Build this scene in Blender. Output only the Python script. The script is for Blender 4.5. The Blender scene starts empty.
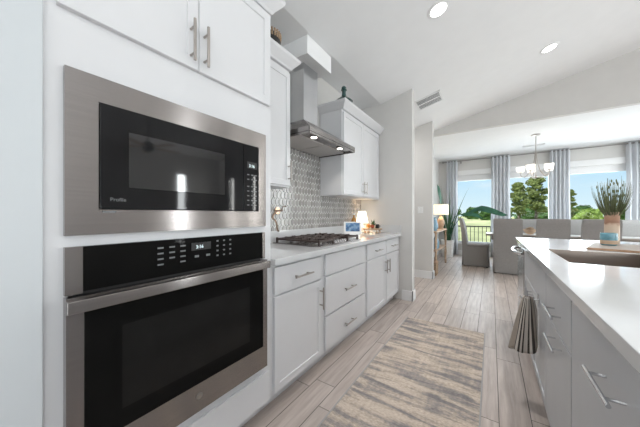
import bpy, bmesh, math, random
from mathutils import Vector, Matrix
random.seed(7)
D = bpy.data
SC = bpy.context.scene
COL = SC.collection
PI = math.pi

# ------------------------------------------------------------------ camera
F_PX = 253.0
YAW = math.atan(171.4 / F_PX)            # camera is turned left of the run of cabinets
cam_d = D.cameras.new('camera')
cam_d.sensor_fit = 'HORIZONTAL'; cam_d.sensor_width = 36.0
cam_d.lens = 36.0 * F_PX / 640.0
cam_d.shift_y = 1.0 / 640.0
cam_d.clip_start = 0.02; cam_d.clip_end = 600
cam = D.objects.new('camera', cam_d); COL.objects.link(cam)
cam.location = (0, 0, 1.17); cam.rotation_euler = (PI / 2, 0, YAW)
SC.camera = cam

# ------------------------------------------------------------------ view
SC.view_settings.view_transform = 'Standard'
SC.view_settings.look = 'None'
SC.view_settings.gamma = 1.0
SC.view_settings.use_curve_mapping = False
SC.view_settings.exposure = 0.04
try:
    SC.cycles.use_denoising = True
    SC.cycles.max_bounces = 8
    SC.cycles.diffuse_bounces = 5
    SC.cycles.glossy_bounces = 4
    SC.cycles.sample_clamp_indirect = 6.0
    SC.cycles.caustics_reflective = False
    SC.cycles.caustics_refractive = False
except Exception:
    pass

# ------------------------------------------------------------------ world
w = D.worlds.new('sky'); SC.world = w; w.use_nodes = True
nt = w.node_tree; nt.nodes.clear()
out = nt.nodes.new('ShaderNodeOutputWorld'); bg = nt.nodes.new('ShaderNodeBackground')
tc = nt.nodes.new('ShaderNodeTexCoord'); sep = nt.nodes.new('ShaderNodeSeparateXYZ')
ramp = nt.nodes.new('ShaderNodeValToRGB')
ramp.color_ramp.elements[0].position = 0.0; ramp.color_ramp.elements[0].color = (0.78, 0.93, 1.0, 1)
ramp.color_ramp.elements[1].position = 0.5; ramp.color_ramp.elements[1].color = (0.20, 0.50, 0.98, 1)
e_ = ramp.color_ramp.elements.new(0.13); e_.color = (0.54, 0.80, 1.0, 1)
mp = nt.nodes.new('ShaderNodeMapping'); mp.inputs['Scale'].default_value = (2.0, 2.0, 7.0)
ns = nt.nodes.new('ShaderNodeTexNoise'); ns.inputs['Scale'].default_value = 2.2; ns.inputs['Detail'].default_value = 5
cr = nt.nodes.new('ShaderNodeValToRGB')
cr.color_ramp.elements[0].position = 0.52; cr.color_ramp.elements[0].color = (0, 0, 0, 1)
cr.color_ramp.elements[1].position = 0.74; cr.color_ramp.elements[1].color = (0.7, 0.7, 0.7, 1)
mx = nt.nodes.new('ShaderNodeMix'); mx.data_type = 'RGBA'
mx.inputs[7].default_value = (0.95, 0.97, 1.0, 1)
L = nt.links.new
L(tc.outputs['Generated'], sep.inputs[0]); L(sep.outputs['Z'], ramp.inputs[0])
L(tc.outputs['Generated'], mp.inputs[0]); L(mp.outputs[0], ns.inputs['Vector']); L(ns.outputs[0], cr.inputs[0])
L(cr.outputs[0], mx.inputs[0]); L(ramp.outputs[0], mx.inputs[6]); L(mx.outputs[2], bg.inputs[0])
bg.inputs[1].default_value = 1.0
L(bg.outputs[0], out.inputs[0])

# ------------------------------------------------------------------ sun, window daylight and added fill lamps
def light(name, kind, loc, power, color=(1, 1, 1), rot=(0, 0, 0), size=None, size_y=None, radius=None, angle=None, spot=None, spread=None):
    l = D.lights.new(name, kind); l.energy = power; l.color = color
    if kind == 'AREA':
        l.shape = 'RECTANGLE' if size_y else 'DISK'; l.size = size
        if size_y: l.size_y = size_y
        if spread: l.spread = spread
    if radius is not None: l.shadow_soft_size = radius
    if angle is not None: l.angle = angle
    if spot: l.spot_size = spot; l.spot_blend = 0.6
    o = D.objects.new(name, l); COL.objects.link(o); o.location = loc; o.rotation_euler = rot
    return o
SUN = light('sun', 'SUN', (0, 0, 20), 4.6, (1.0, 0.95, 0.86), (math.radians(38), math.radians(-22), 0), angle=0.02)
# added lamps for light from assumed living room glazing, patio and back aimed upward
light('patio_fill', 'AREA', (6.1, -1.35, 1.0), 240, (0.95, 0.98, 1.0), (0, math.radians(157), 0), 1.9, 4.4)
light('streak_lamp_side', 'AREA', (6.15, 4.15, 1.3), 95, (0.97, 0.98, 1.0), (0, math.radians(90), 0), 2.3, 0.4)  # added behind an assumed sidelight for bright streaks on the oven steel
light('back_fill', 'AREA', (2.6, -3.8, 1.2), 175, (0.96, 0.98, 1.0), (math.radians(164), 0, 0), 4.4, 1.6)
light('daylight_dining', 'AREA', (0.80, 8.70, 1.45), 112, (0.88, 0.945, 1.0), (math.radians(-80), 0, 0), 3.2, 1.7)
light('hall_fill', 'AREA', (-1.75, 4.25, 2.72), 13, (1.0, 0.98, 0.96), (0, 0, 0), 0.4)  # added fill with no fixture, brightens the hall wall
light('dining_side_fill', 'AREA', (3.56, 6.85, 1.40), 88, (0.95, 0.98, 1.0), (0, math.radians(80), 0), 1.8, 1.9)  # added fill behind an assumed side window, lights curtains and window wall
light('streak_lamp_near', 'AREA', (4.15, 5.625, 1.4), 45, (1.0, 0.97, 0.94), (math.radians(-90), 0, 0), 0.26, 2.0)  # added behind a made-up slot window for reflections in the steel
light('streak_lamp_far', 'AREA', (5.3, 5.625, 1.4), 45, (1.0, 0.97, 0.94), (math.radians(-90), 0, 0), 0.3, 2.0)  # second added slot lamp, for the same steel streaks

# ------------------------------------------------------------------ materials
def srgb(r, g, b):
    def f(c):
        c /= 255.0
        return c / 12.92 if c <= 0.04045 else ((c + 0.055) / 1.055) ** 2.4
    return (f(r), f(g), f(b), 1)

def mat(name, color, rough=0.5, metal=0.0, var=0.04, scale=(6, 6, 6), bump=0.0, bscale=60, emit=None, estr=0.0, spec=0.5, trans=0.0, coat=0.0, sheen=0.0, bvec=(1, 1, 1)):
    m = D.materials.new(name); m.use_nodes = True
    n = m.node_tree.nodes; l = m.node_tree.links.new
    b = n['Principled BSDF']
    b.inputs['Roughness'].default_value = rough; b.inputs['Metallic'].default_value = metal
    b.inputs['Specular IOR Level'].default_value = spec
    b.inputs['Coat Weight'].default_value = coat; b.inputs['Sheen Weight'].default_value = sheen
    b.inputs['Transmission Weight'].default_value = trans
    t = n.new('ShaderNodeTexCoord'); mpn = n.new('ShaderNodeMapping'); mpn.inputs['Scale'].default_value = scale
    nz = n.new('ShaderNodeTexNoise'); nz.inputs['Scale'].default_value = 1.0; nz.inputs['Detail'].default_value = 3
    l(t.outputs['Object'], mpn.inputs[0]); l(mpn.outputs[0], nz.inputs['Vector'])
    r = n.new('ShaderNodeValToRGB')
    c = list(color)[:3]
    r.color_ramp.elements[0].position = 0.3; r.color_ramp.elements[1].position = 0.7
    r.color_ramp.elements[0].color = [max(0, x * (1 - var)) for x in c] + [1]
    r.color_ramp.elements[1].color = [min(1, x * (1 + var)) for x in c] + [1]
    l(nz.outputs[0], r.inputs[0]); l(r.outputs[0], b.inputs['Base Color'])
    if bump:
        m2 = n.new('ShaderNodeMapping'); m2.inputs['Scale'].default_value = [bscale * q for q in bvec]
        n2 = n.new('ShaderNodeTexNoise'); n2.inputs['Scale'].default_value = 1.0; n2.inputs['Detail'].default_value = 2
        bp = n.new('ShaderNodeBump'); bp.inputs['Strength'].default_value = bump; bp.inputs['Distance'].default_value = 0.004
        l(t.outputs['Object'], m2.inputs[0]); l(m2.outputs[0], n2.inputs['Vector']); l(n2.outputs[0], bp.inputs['Height']); l(bp.outputs[0], b.inputs['Normal'])
    if emit:
        b.inputs['Emission Color'].default_value = list(emit)[:3] + [1]; b.inputs['Emission Strength'].default_value = estr
    return m

M = {}
M['cab'] = mat('white_cabinet_paint', (0.665, 0.665, 0.678), 0.38, var=0.01)
M['wall'] = mat('wall_paint', (0.60, 0.588, 0.57), 0.8, var=0.015, bump=0.05, bscale=120)
M['coolwall'] = mat('cool_white_wall_paint', (0.57, 0.60, 0.62), 0.6, var=0.01)
M['ceil'] = mat('ceiling_paint', (0.80, 0.805, 0.81), 0.9, var=0.012, bump=0.08, bscale=90)
M['trim'] = mat('white_trim_paint', (0.74, 0.74, 0.74), 0.4, var=0.01)
M['steel'] = mat('brushed_stainless', (0.34, 0.318, 0.31), 0.25, 1.0, var=0.04, scale=(2, 0.6, 200))
def brushed(m):
    b = m.node_tree.nodes['Principled BSDF']; tg = m.node_tree.nodes.new('ShaderNodeTangent'); tg.direction_type = 'RADIAL'; tg.axis = 'Z'
    b.inputs['Anisotropic'].default_value = 0.97; b.inputs['Anisotropic Rotation'].default_value = 0.25
    m.node_tree.links.new(tg.outputs[0], b.inputs['Tangent'])
brushed(M['steel'])
M['steel_bright'] = mat('brightened_stainless', (0.66, 0.67, 0.69), 0.16, 1.0, var=0.03)  # base colour brightened in place of window reflections on the hood chimney
M['steel_dark'] = mat('dark_steel', (0.30, 0.29, 0.285), 0.32, 1.0, var=0.05, scale=(3, 3, 200))  # darker steel of burners, emblem and hood buttons
M['nickel'] = mat('brushed_nickel', (0.42, 0.385, 0.355), 0.28, 1.0, var=0.05)
M['chrome'] = mat('polished_chrome', (0.75, 0.76, 0.78), 0.08, 1.0, var=0.03)
M['bglass'] = mat('black_glass', (0.010, 0.010, 0.011), 0.04, var=0.1, spec=0.2)
M['ovglass'] = mat('black_oven_glass', (0.008, 0.0078, 0.0075), 0.06, var=0.1, spec=0.04)
M['ovwin'] = mat('tinted_oven_window', (0.014, 0.0135, 0.013), 0.06, var=0.1, spec=0.14)
M['bwin'] = mat('smoked_glass_window', (0.016, 0.0165, 0.018), 0.05, var=0.1, spec=0.7)
M['bplastic'] = mat('black_plastic', (0.014, 0.014, 0.015), 0.3, var=0.1)
M['iron'] = mat('cast_iron', (0.062, 0.042, 0.036), 0.38, var=0.2, bump=0.1, bscale=200)
M['print'] = mat('pale_grey_print', (0.17, 0.175, 0.18), 0.5, emit=(0.6, 0.62, 0.65), estr=0.0)
M['led'] = mat('display_digits', (0.6, 0.7, 0.7), 0.5, emit=(0.75, 0.9, 0.95), estr=0.8)
M['quartz'] = mat('white_quartz', (0.60, 0.605, 0.61), 0.10, var=0.02, scale=(9, 9, 9))
M['island'] = mat('grey_island_paint', (0.50, 0.51, 0.53), 0.36, var=0.02)
M['slip'] = mat('grey_linen_slipcover', (0.27, 0.255, 0.245), 0.95, var=0.08, scale=(60, 60, 60), bump=0.25, bscale=260)
M['sliplight'] = mat('light_grey_upholstery', (0.34, 0.335, 0.33), 0.95, var=0.06, scale=(60, 60, 60), bump=0.2, bscale=260)
M['curtain'] = mat('pale_grey_drapery', (0.76, 0.775, 0.80), 0.9, var=0.05, scale=(80, 80, 4), bump=0.1, bscale=200)
def translucent(m, f):
    n = m.node_tree.nodes; l = m.node_tree.links.new; b = n['Principled BSDF']; o = n['Material Output']
    tr = n.new('ShaderNodeBsdfTranslucent'); mxs = n.new('ShaderNodeMixShader'); mxs.inputs[0].default_value = f
    src = b.inputs['Base Color'].links[0].from_socket
    l(src, tr.inputs[0]); l(b.outputs[0], mxs.inputs[1]); l(tr.outputs[0], mxs.inputs[2]); l(mxs.outputs[0], o.inputs[0])
translucent(M['curtain'], 0.35)
M['curtrod'] = mat('pewter', (0.30, 0.29, 0.28), 0.35, 0.9)
M['wood'] = mat('warm_wood', (0.33, 0.20, 0.12), 0.5, var=0.25, scale=(30, 3, 30))
M['woodg'] = mat('greyed_wood', (0.30, 0.26, 0.225), 0.5, var=0.25, scale=(3, 40, 40))
M['woodtan'] = mat('tan_wood', (0.50, 0.36, 0.25), 0.55, var=0.2, scale=(12, 12, 30))
M['wicker'] = mat('woven_wicker', (0.33, 0.23, 0.15), 0.8, var=0.45, scale=(90, 90, 60), bump=0.6, bscale=120)
M['greendark'] = mat('dark_green_glass', (0.03, 0.075, 0.07), 0.08, var=0.1, spec=0.7)
M['whitecer'] = mat('white_ceramic', (0.78, 0.78, 0.76), 0.25, var=0.02)
M['potgrey'] = mat('whitewashed_planter', (0.84, 0.84, 0.83), 0.6, var=0.08, scale=(8, 8, 30))
M['soil'] = mat('soil', (0.05, 0.035, 0.025), 0.95, var=0.3, scale=(60, 60, 60))
M['leaf'] = mat('leaf_green', (0.05, 0.13, 0.055), 0.45, var=0.35, scale=(14, 14, 5))
M['leafdk'] = mat('deep_leaf_green', (0.02, 0.10, 0.055), 0.6, var=0.3, scale=(9, 9, 9))
M['grass'] = mat('olive_grass_blades', (0.11, 0.125, 0.055), 0.7, var=0.4, scale=(30, 30, 10))
M['teal'] = mat('teal_glazed_ceramic', (0.13, 0.29, 0.35), 0.15, var=0.3, scale=(20, 20, 20))
M['blueglass'] = mat('blue_glass', (0.22, 0.38, 0.50), 0.1, var=0.2)
M['amber'] = mat('amber_glass', (0.55, 0.27, 0.07), 0.12, var=0.2)
M['orange'] = mat('orange_skin', (0.75, 0.28, 0.05), 0.45, var=0.15, bump=0.1, bscale=300)
M['red'] = mat('red_skin', (0.50, 0.10, 0.04), 0.35, var=0.2)
M['cream'] = mat('cream_plastic', (0.78, 0.78, 0.77), 0.35, var=0.01)
M['shade'] = mat('linen_lampshade', (0.85, 0.78, 0.66), 0.8, emit=(1.0, 0.80, 0.55), estr=0.9)
M['shadew'] = mat('glowing_white_lampshade', (0.9, 0.86, 0.78), 0.8, emit=(1.0, 0.90, 0.74), estr=1.7)
M['alab'] = mat('frosted_glass_shade', (0.9, 0.88, 0.84), 0.4, emit=(1.0, 0.93, 0.84), estr=0.75)
M['lens'] = mat('lit_downlight_lens', (1, 1, 1), 0.5, emit=(1.0, 0.97, 0.93), estr=6)
M['hoodlens'] = mat('lit_hood_lens', (1, 1, 1), 0.5, emit=(1.0, 0.95, 0.88), estr=5)
M['sinksteel'] = mat('satin_sink_steel', (0.42, 0.355, 0.31), 0.35, 1.0, var=0.06)
M['filter'] = mat('aluminium_mesh_filter', (0.55, 0.52, 0.50), 0.45, 0.6, var=0.12, scale=(200, 200, 2))
M['ventdark'] = mat('vent_shade', (0.055, 0.055, 0.06), 0.8)  # dark colour stands in for shade inside the vents
M['umbrella'] = mat('green_canvas', (0.015, 0.16, 0.10), 0.8, var=0.12)
M['bmetal'] = mat('black_metal', (0.02, 0.02, 0.02), 0.4, 0.3)
M['deck'] = mat('deck_boards', (0.45, 0.42, 0.38), 0.7, var=0.15, scale=(1, 20, 1))
M['lawn'] = mat('lawn', (0.66, 0.63, 0.30), 1.0, var=0.35, scale=(0.25, 0.12, 1), spec=0.1)
M['foliage'] = mat('tree_foliage', (0.20, 0.235, 0.085), 0.9, var=0.5, scale=(0.9, 0.9, 0.9), spec=0.0)
M['foliage2'] = mat('light_tree_foliage', (0.30, 0.40, 0.10), 0.9, var=0.4, scale=(0.9, 0.9, 0.9), spec=0.1)
M['foliagefar'] = mat('far_tree_foliage', (0.10, 0.18, 0.06), 1.0, var=0.3, scale=(0.3, 0.3, 0.3), spec=0.0)  # plain dark green of the far tree row
M['bark'] = mat('bark', (0.12, 0.085, 0.06), 0.9, var=0.3, scale=(10, 10, 2))
M['grout'] = mat('pale_grout', (0.72, 0.71, 0.70), 0.8, var=0.03)
M['copper'] = mat('bronze_tap', (0.38, 0.27, 0.20), 0.25, 1.0, var=0.1)
M['exterior'] = mat('exterior_wall', (0.5, 0.48, 0.45), 0.9)

def tile_mat():
    m = D.materials.new('glazed_picket_tile'); m.use_nodes = True
    n = m.node_tree.nodes; l = m.node_tree.links.new; b = n['Principled BSDF']
    g = n.new('ShaderNodeNewGeometry'); r = n.new('ShaderNodeValToRGB')
    r.color_ramp.elements[0].color = (0.27, 0.255, 0.245, 1); r.color_ramp.elements[1].color = (0.40, 0.385, 0.37, 1)
    l(g.outputs['Random Per Island'], r.inputs[0]); l(r.outputs[0], b.inputs['Base Color'])
    b.inputs['Roughness'].default_value = 0.12
    return m
M['tile'] = tile_mat()

def floor_mat():
    m = D.materials.new('wood_look_tile'); m.use_nodes = True
    n = m.node_tree.nodes; l = m.node_tree.links.new; b = n['Principled BSDF']
    def math_(op, a=None, bb=None, c=None):
        q = n.new('ShaderNodeMath'); q.operation = op
        for i, v in enumerate((a, bb, c)):
            if v is None: continue
            if isinstance(v, (int, float)): q.inputs[i].default_value = v
            else: l(v, q.inputs[i])
        return q.outputs[0]
    g = n.new('ShaderNodeNewGeometry'); s = n.new('ShaderNodeSeparateXYZ'); l(g.outputs['Position'], s.inputs[0])
    W, LN = 0.152, 0.94
    cx = math_('DIVIDE', math_('ADD', s.outputs['X'], 10 * W - 0.036), W)
    ci = math_('FLOOR', cx); fx = math_('SUBTRACT', cx, ci)
    wn = n.new('ShaderNodeTexWhiteNoise'); wn.noise_dimensions = '1D'; l(ci, wn.inputs['W'])
    cy = math_('ADD', math_('DIVIDE', math_('ADD', s.outputs['Y'], 10), LN), wn.outputs['Value'])
    yi = math_('FLOOR', cy); fy = math_('SUBTRACT', cy, yi)
    gx = math_('LESS_THAN', math_('MINIMUM', fx, math_('SUBTRACT', 1, fx)), 0.0135)
    gy = math_('LESS_THAN', math_('MINIMUM', fy, math_('SUBTRACT', 1, fy)), 0.0022)
    gr = math_('MAXIMUM', gx, gy)
    cb = n.new('ShaderNodeCombineXYZ'); l(ci, cb.inputs[0]); l(yi, cb.inputs[1])
    w2 = n.new('ShaderNodeTexWhiteNoise'); w2.noise_dimensions = '3D'; l(cb.outputs[0], w2.inputs['Vector'])
    mp_ = n.new('ShaderNodeMapping'); mp_.inputs['Scale'].default_value = (38, 2.6, 1); l(g.outputs['Position'], mp_.inputs[0])
    off = n.new('ShaderNodeVectorMath'); off.operation = 'MULTIPLY_ADD'
    l(w2.outputs['Color'], off.inputs[0]); off.inputs[1].default_value = (20, 20, 20); l(mp_.outputs[0], off.inputs[2])
    nz = n.new('ShaderNodeTexNoise'); nz.inputs['Scale'].default_value = 1; nz.inputs['Detail'].default_value = 6; nz.inputs['Roughness'].default_value = 0.6
    l(off.outputs[0], nz.inputs['Vector'])
    r = n.new('ShaderNodeValToRGB')
    r.color_ramp.elements[0].position = 0.25; r.color_ramp.elements[0].color = (0.31, 0.255, 0.225, 1)
    r.color_ramp.elements[1].position = 0.75; r.color_ramp.elements[1].color = (0.53, 0.465, 0.425, 1)
    l(nz.outputs[0], r.inputs[0])
    hv = n.new('ShaderNodeHueSaturation'); l(r.outputs[0], hv.inputs['Color'])
    l(math_('MULTIPLY_ADD', w2.outputs['Value'], 0.22, 0.90), hv.inputs['Value'])
    mix = n.new('ShaderNodeMix'); mix.data_type = 'RGBA'; l(gr, mix.inputs[0]); l(hv.outputs[0], mix.inputs[6]); mix.inputs[7].default_value = (0.085, 0.08, 0.075, 1)
    l(mix.outputs[2], b.inputs['Base Color'])
    l(math_('MULTIPLY_ADD', gr, 0.35, 0.40), b.inputs['Roughness'])
    bp = n.new('ShaderNodeBump'); bp.inputs['Strength'].default_value = 0.25; bp.inputs['Distance'].default_value = 0.002
    l(math_('SUBTRACT', math_('MULTIPLY', nz.outputs[0], 0.25), gr), bp.inputs['Height']); l(bp.outputs[0], b.inputs['Normal'])
    return m
M['floor'] = floor_mat()

def rug_mat():
    m = D.materials.new('abstract_woven_rug'); m.use_nodes = True
    n = m.node_tree.nodes; l = m.node_tree.links.new; b = n['Principled BSDF']
    g = n.new('ShaderNodeNewGeometry')
    m1 = n.new('ShaderNodeMapping'); m1.inputs['Scale'].default_value = (2.8, 17.0, 1); m1.inputs['Rotation'].default_value = (0, 0, 0.03)
    l(g.outputs['Position'], m1.inputs[0])
    n1 = n.new('ShaderNodeTexNoise'); n1.inputs['Scale'].default_value = 1; n1.inputs['Detail'].default_value = 5; n1.inputs['Roughness'].default_value = 0.65; n1.inputs['Distortion'].default_value = 0.5
    l(m1.outputs[0], n1.inputs['Vector'])
    r = n.new('ShaderNodeValToRGB'); cr_ = r.color_ramp
    cr_.elements[0].position = 0.36; cr_.elements[0].color = (0.22, 0.205, 0.205, 1)
    cr_.elements[1].position = 0.60; cr_.elements[1].color = (0.54, 0.46, 0.39, 1)
    e = cr_.elements.new(0.46); e.color = (0.32, 0.285, 0.265, 1)
    e = cr_.elements.new(0.52); e.color = (0.46, 0.385, 0.32, 1)
    m3 = n.new('ShaderNodeMapping'); m3.inputs['Scale'].default_value = (38, 4, 1); l(g.outputs['Position'], m3.inputs[0])
    n3 = n.new('ShaderNodeTexNoise'); n3.inputs['Scale'].default_value = 1; n3.inputs['Detail'].default_value = 3; l(m3.outputs[0], n3.inputs['Vector'])
    ad = n.new('ShaderNodeMath'); ad.operation = 'MULTIPLY_ADD'; ad.inputs[1].default_value = 0.16; l(n3.outputs[0], ad.inputs[0])
    sb = n.new('ShaderNodeMath'); sb.operation = 'SUBTRACT'; sb.inputs[1].default_value = 0.08; l(n1.outputs[0], sb.inputs[0]); l(sb.outputs[0], ad.inputs[2])
    l(ad.outputs[0], r.inputs[0])
    m2 = n.new('ShaderNodeMapping'); m2.inputs['Scale'].default_value = (60, 260, 1); l(g.outputs['Position'], m2.inputs[0])
    n2 = n.new('ShaderNodeTexNoise'); n2.inputs['Scale'].default_value = 1; n2.inputs['Detail'].default_value = 2; l(m2.outputs[0], n2.inputs['Vector'])
    mx_ = n.new('ShaderNodeMix'); mx_.data_type = 'RGBA'; mx_.blend_type = 'OVERLAY'; mx_.inputs[0].default_value = 0.75
    l(r.outputs[0], mx_.inputs[6]); l(n2.outputs[0], mx_.inputs[7]); l(mx_.outputs[2], b.inputs['Base Color'])
    bp = n.new('ShaderNodeBump'); bp.inputs['Strength'].default_value = 0.5; bp.inputs['Distance'].default_value = 0.003
    l(n2.outputs[0], bp.inputs['Height']); l(bp.outputs[0], b.inputs['Normal'])
    b.inputs['Roughness'].default_value = 0.95; b.inputs['Specular IOR Level'].default_value = 0.1
    return m
M['rug'] = rug_mat()

def towel_mat():
    m = D.materials.new('striped_towel'); m.use_nodes = True
    n = m.node_tree.nodes; l = m.node_tree.links.new; b = n['Principled BSDF']
    uv = n.new('ShaderNodeUVMap'); s = n.new('ShaderNodeSeparateXYZ'); l(uv.outputs[0], s.inputs[0])
    r = n.new('ShaderNodeValToRGB'); cr_ = r.color_ramp; cr_.interpolation = 'CONSTANT'
    cr_.elements[0].position = 0; cr_.elements[0].color = (0.40, 0.345, 0.295, 1)
    cr_.elements[1].position = 0.95; cr_.elements[1].color = (0.40, 0.345, 0.295, 1)
    dk = (0.055, 0.045, 0.04, 1); lt = (0.58, 0.53, 0.48, 1)
    for p, c in ((0.22, dk), (0.26, lt), (0.32, dk), (0.36, lt), (0.40, dk), (0.43, lt), (0.52, dk), (0.56, lt), (0.60, dk), (0.66, (0.40, 0.345, 0.295, 1)), (0.80, dk), (0.83, lt)):
        e = cr_.elements.new(p); e.color = c
    l(s.outputs[0], r.inputs[0]); l(r.outputs[0], b.inputs['Base Color']); b.inputs['Roughness'].default_value = 0.95
    return m
M['towel'] = towel_mat()

def vase_mat():
    m = D.materials.new('rustic_birch_vase'); m.use_nodes = True
    n = m.node_tree.nodes; l = m.node_tree.links.new; b = n['Principled BSDF']
    t = n.new('ShaderNodeTexCoord'); s = n.new('ShaderNodeSeparateXYZ'); l(t.outputs['Object'], s.inputs[0])
    nz = n.new('ShaderNodeTexNoise'); nz.inputs['Scale'].default_value = 18; nz.inputs['Detail'].default_value = 4; l(t.outputs['Object'], nz.inputs['Vector'])
    a = n.new('ShaderNodeMath'); a.operation = 'MULTIPLY_ADD'; a.inputs[1].default_value = 0.10; l(nz.outputs[0], a.inputs[0]); l(s.outputs['Z'], a.inputs[2])
    r = n.new('ShaderNodeValToRGB'); cr_ = r.color_ramp
    cr_.elements[0].position = 0.0; cr_.elements[0].color = (0.46, 0.36, 0.28, 1)
    cr_.elements[1].position = 0.30; cr_.elements[1].color = (0.42, 0.30, 0.22, 1)
    for p, c in ((0.13, (0.55, 0.45, 0.36, 1)), (0.20, (0.50, 0.37, 0.27, 1)), (0.225, (0.24, 0.12, 0.075, 1)), (0.265, (0.34, 0.19, 0.12, 1))):
        e = cr_.elements.new(p); e.color = c
    l(a.outputs[0], r.inputs[0]); l(r.outputs[0], b.inputs['Base Color']); b.inputs['Roughness'].default_value = 0.6
    return m
M['vase'] = vase_mat()

def screen_mat():
    m = D.materials.new('lit_photo_screen'); m.use_nodes = True
    n = m.node_tree.nodes; l = m.node_tree.links.new; b = n['Principled BSDF']
    t = n.new('ShaderNodeTexCoord'); nz = n.new('ShaderNodeTexNoise'); nz.inputs['Scale'].default_value = 22; nz.inputs['Detail'].default_value = 3
    l(t.outputs['Object'], nz.inputs['Vector'])
    r = n.new('ShaderNodeValToRGB'); cr_ = r.color_ramp
    cr_.elements[0].position = 0.38; cr_.elements[0].color = (0.02, 0.08, 0.22, 1)
    cr_.elements[1].position = 0.66; cr_.elements[1].color = (0.35, 0.55, 0.75, 1)
    e = cr_.elements.new(0.5); e.color = (0.05, 0.20, 0.42, 1)
    l(nz.outputs[0], r.inputs[0]); l(r.outputs[0], b.inputs['Emission Color']); b.inputs['Emission Strength'].default_value = 0.55
    b.inputs['Base Color'].default_value = (0.02, 0.03, 0.05, 1); b.inputs['Roughness'].default_value = 0.1
    return m
M['screen'] = screen_mat()

def pane_mat():
    m = D.materials.new('window_glass'); m.use_nodes = True
    n = m.node_tree.nodes; l = m.node_tree.links.new; n.clear()
    o = n.new('ShaderNodeOutputMaterial'); tr = n.new('ShaderNodeBsdfTransparent'); gl = n.new('ShaderNodeBsdfGlossy'); gl.inputs['Roughness'].default_value = 0.02
    fr = n.new('ShaderNodeFresnel'); fr.inputs[0].default_value = 1.12; mxs = n.new('ShaderNodeMixShader')
    tr.inputs[0].default_value = (0.97, 0.985, 0.98, 1)
    l(fr.outputs[0], mxs.inputs[0]); l(tr.outputs[0], mxs.inputs[1]); l(gl.outputs[0], mxs.inputs[2]); l(mxs.outputs[0], o.inputs[0])
    return m
M['pane'] = pane_mat()

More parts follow.
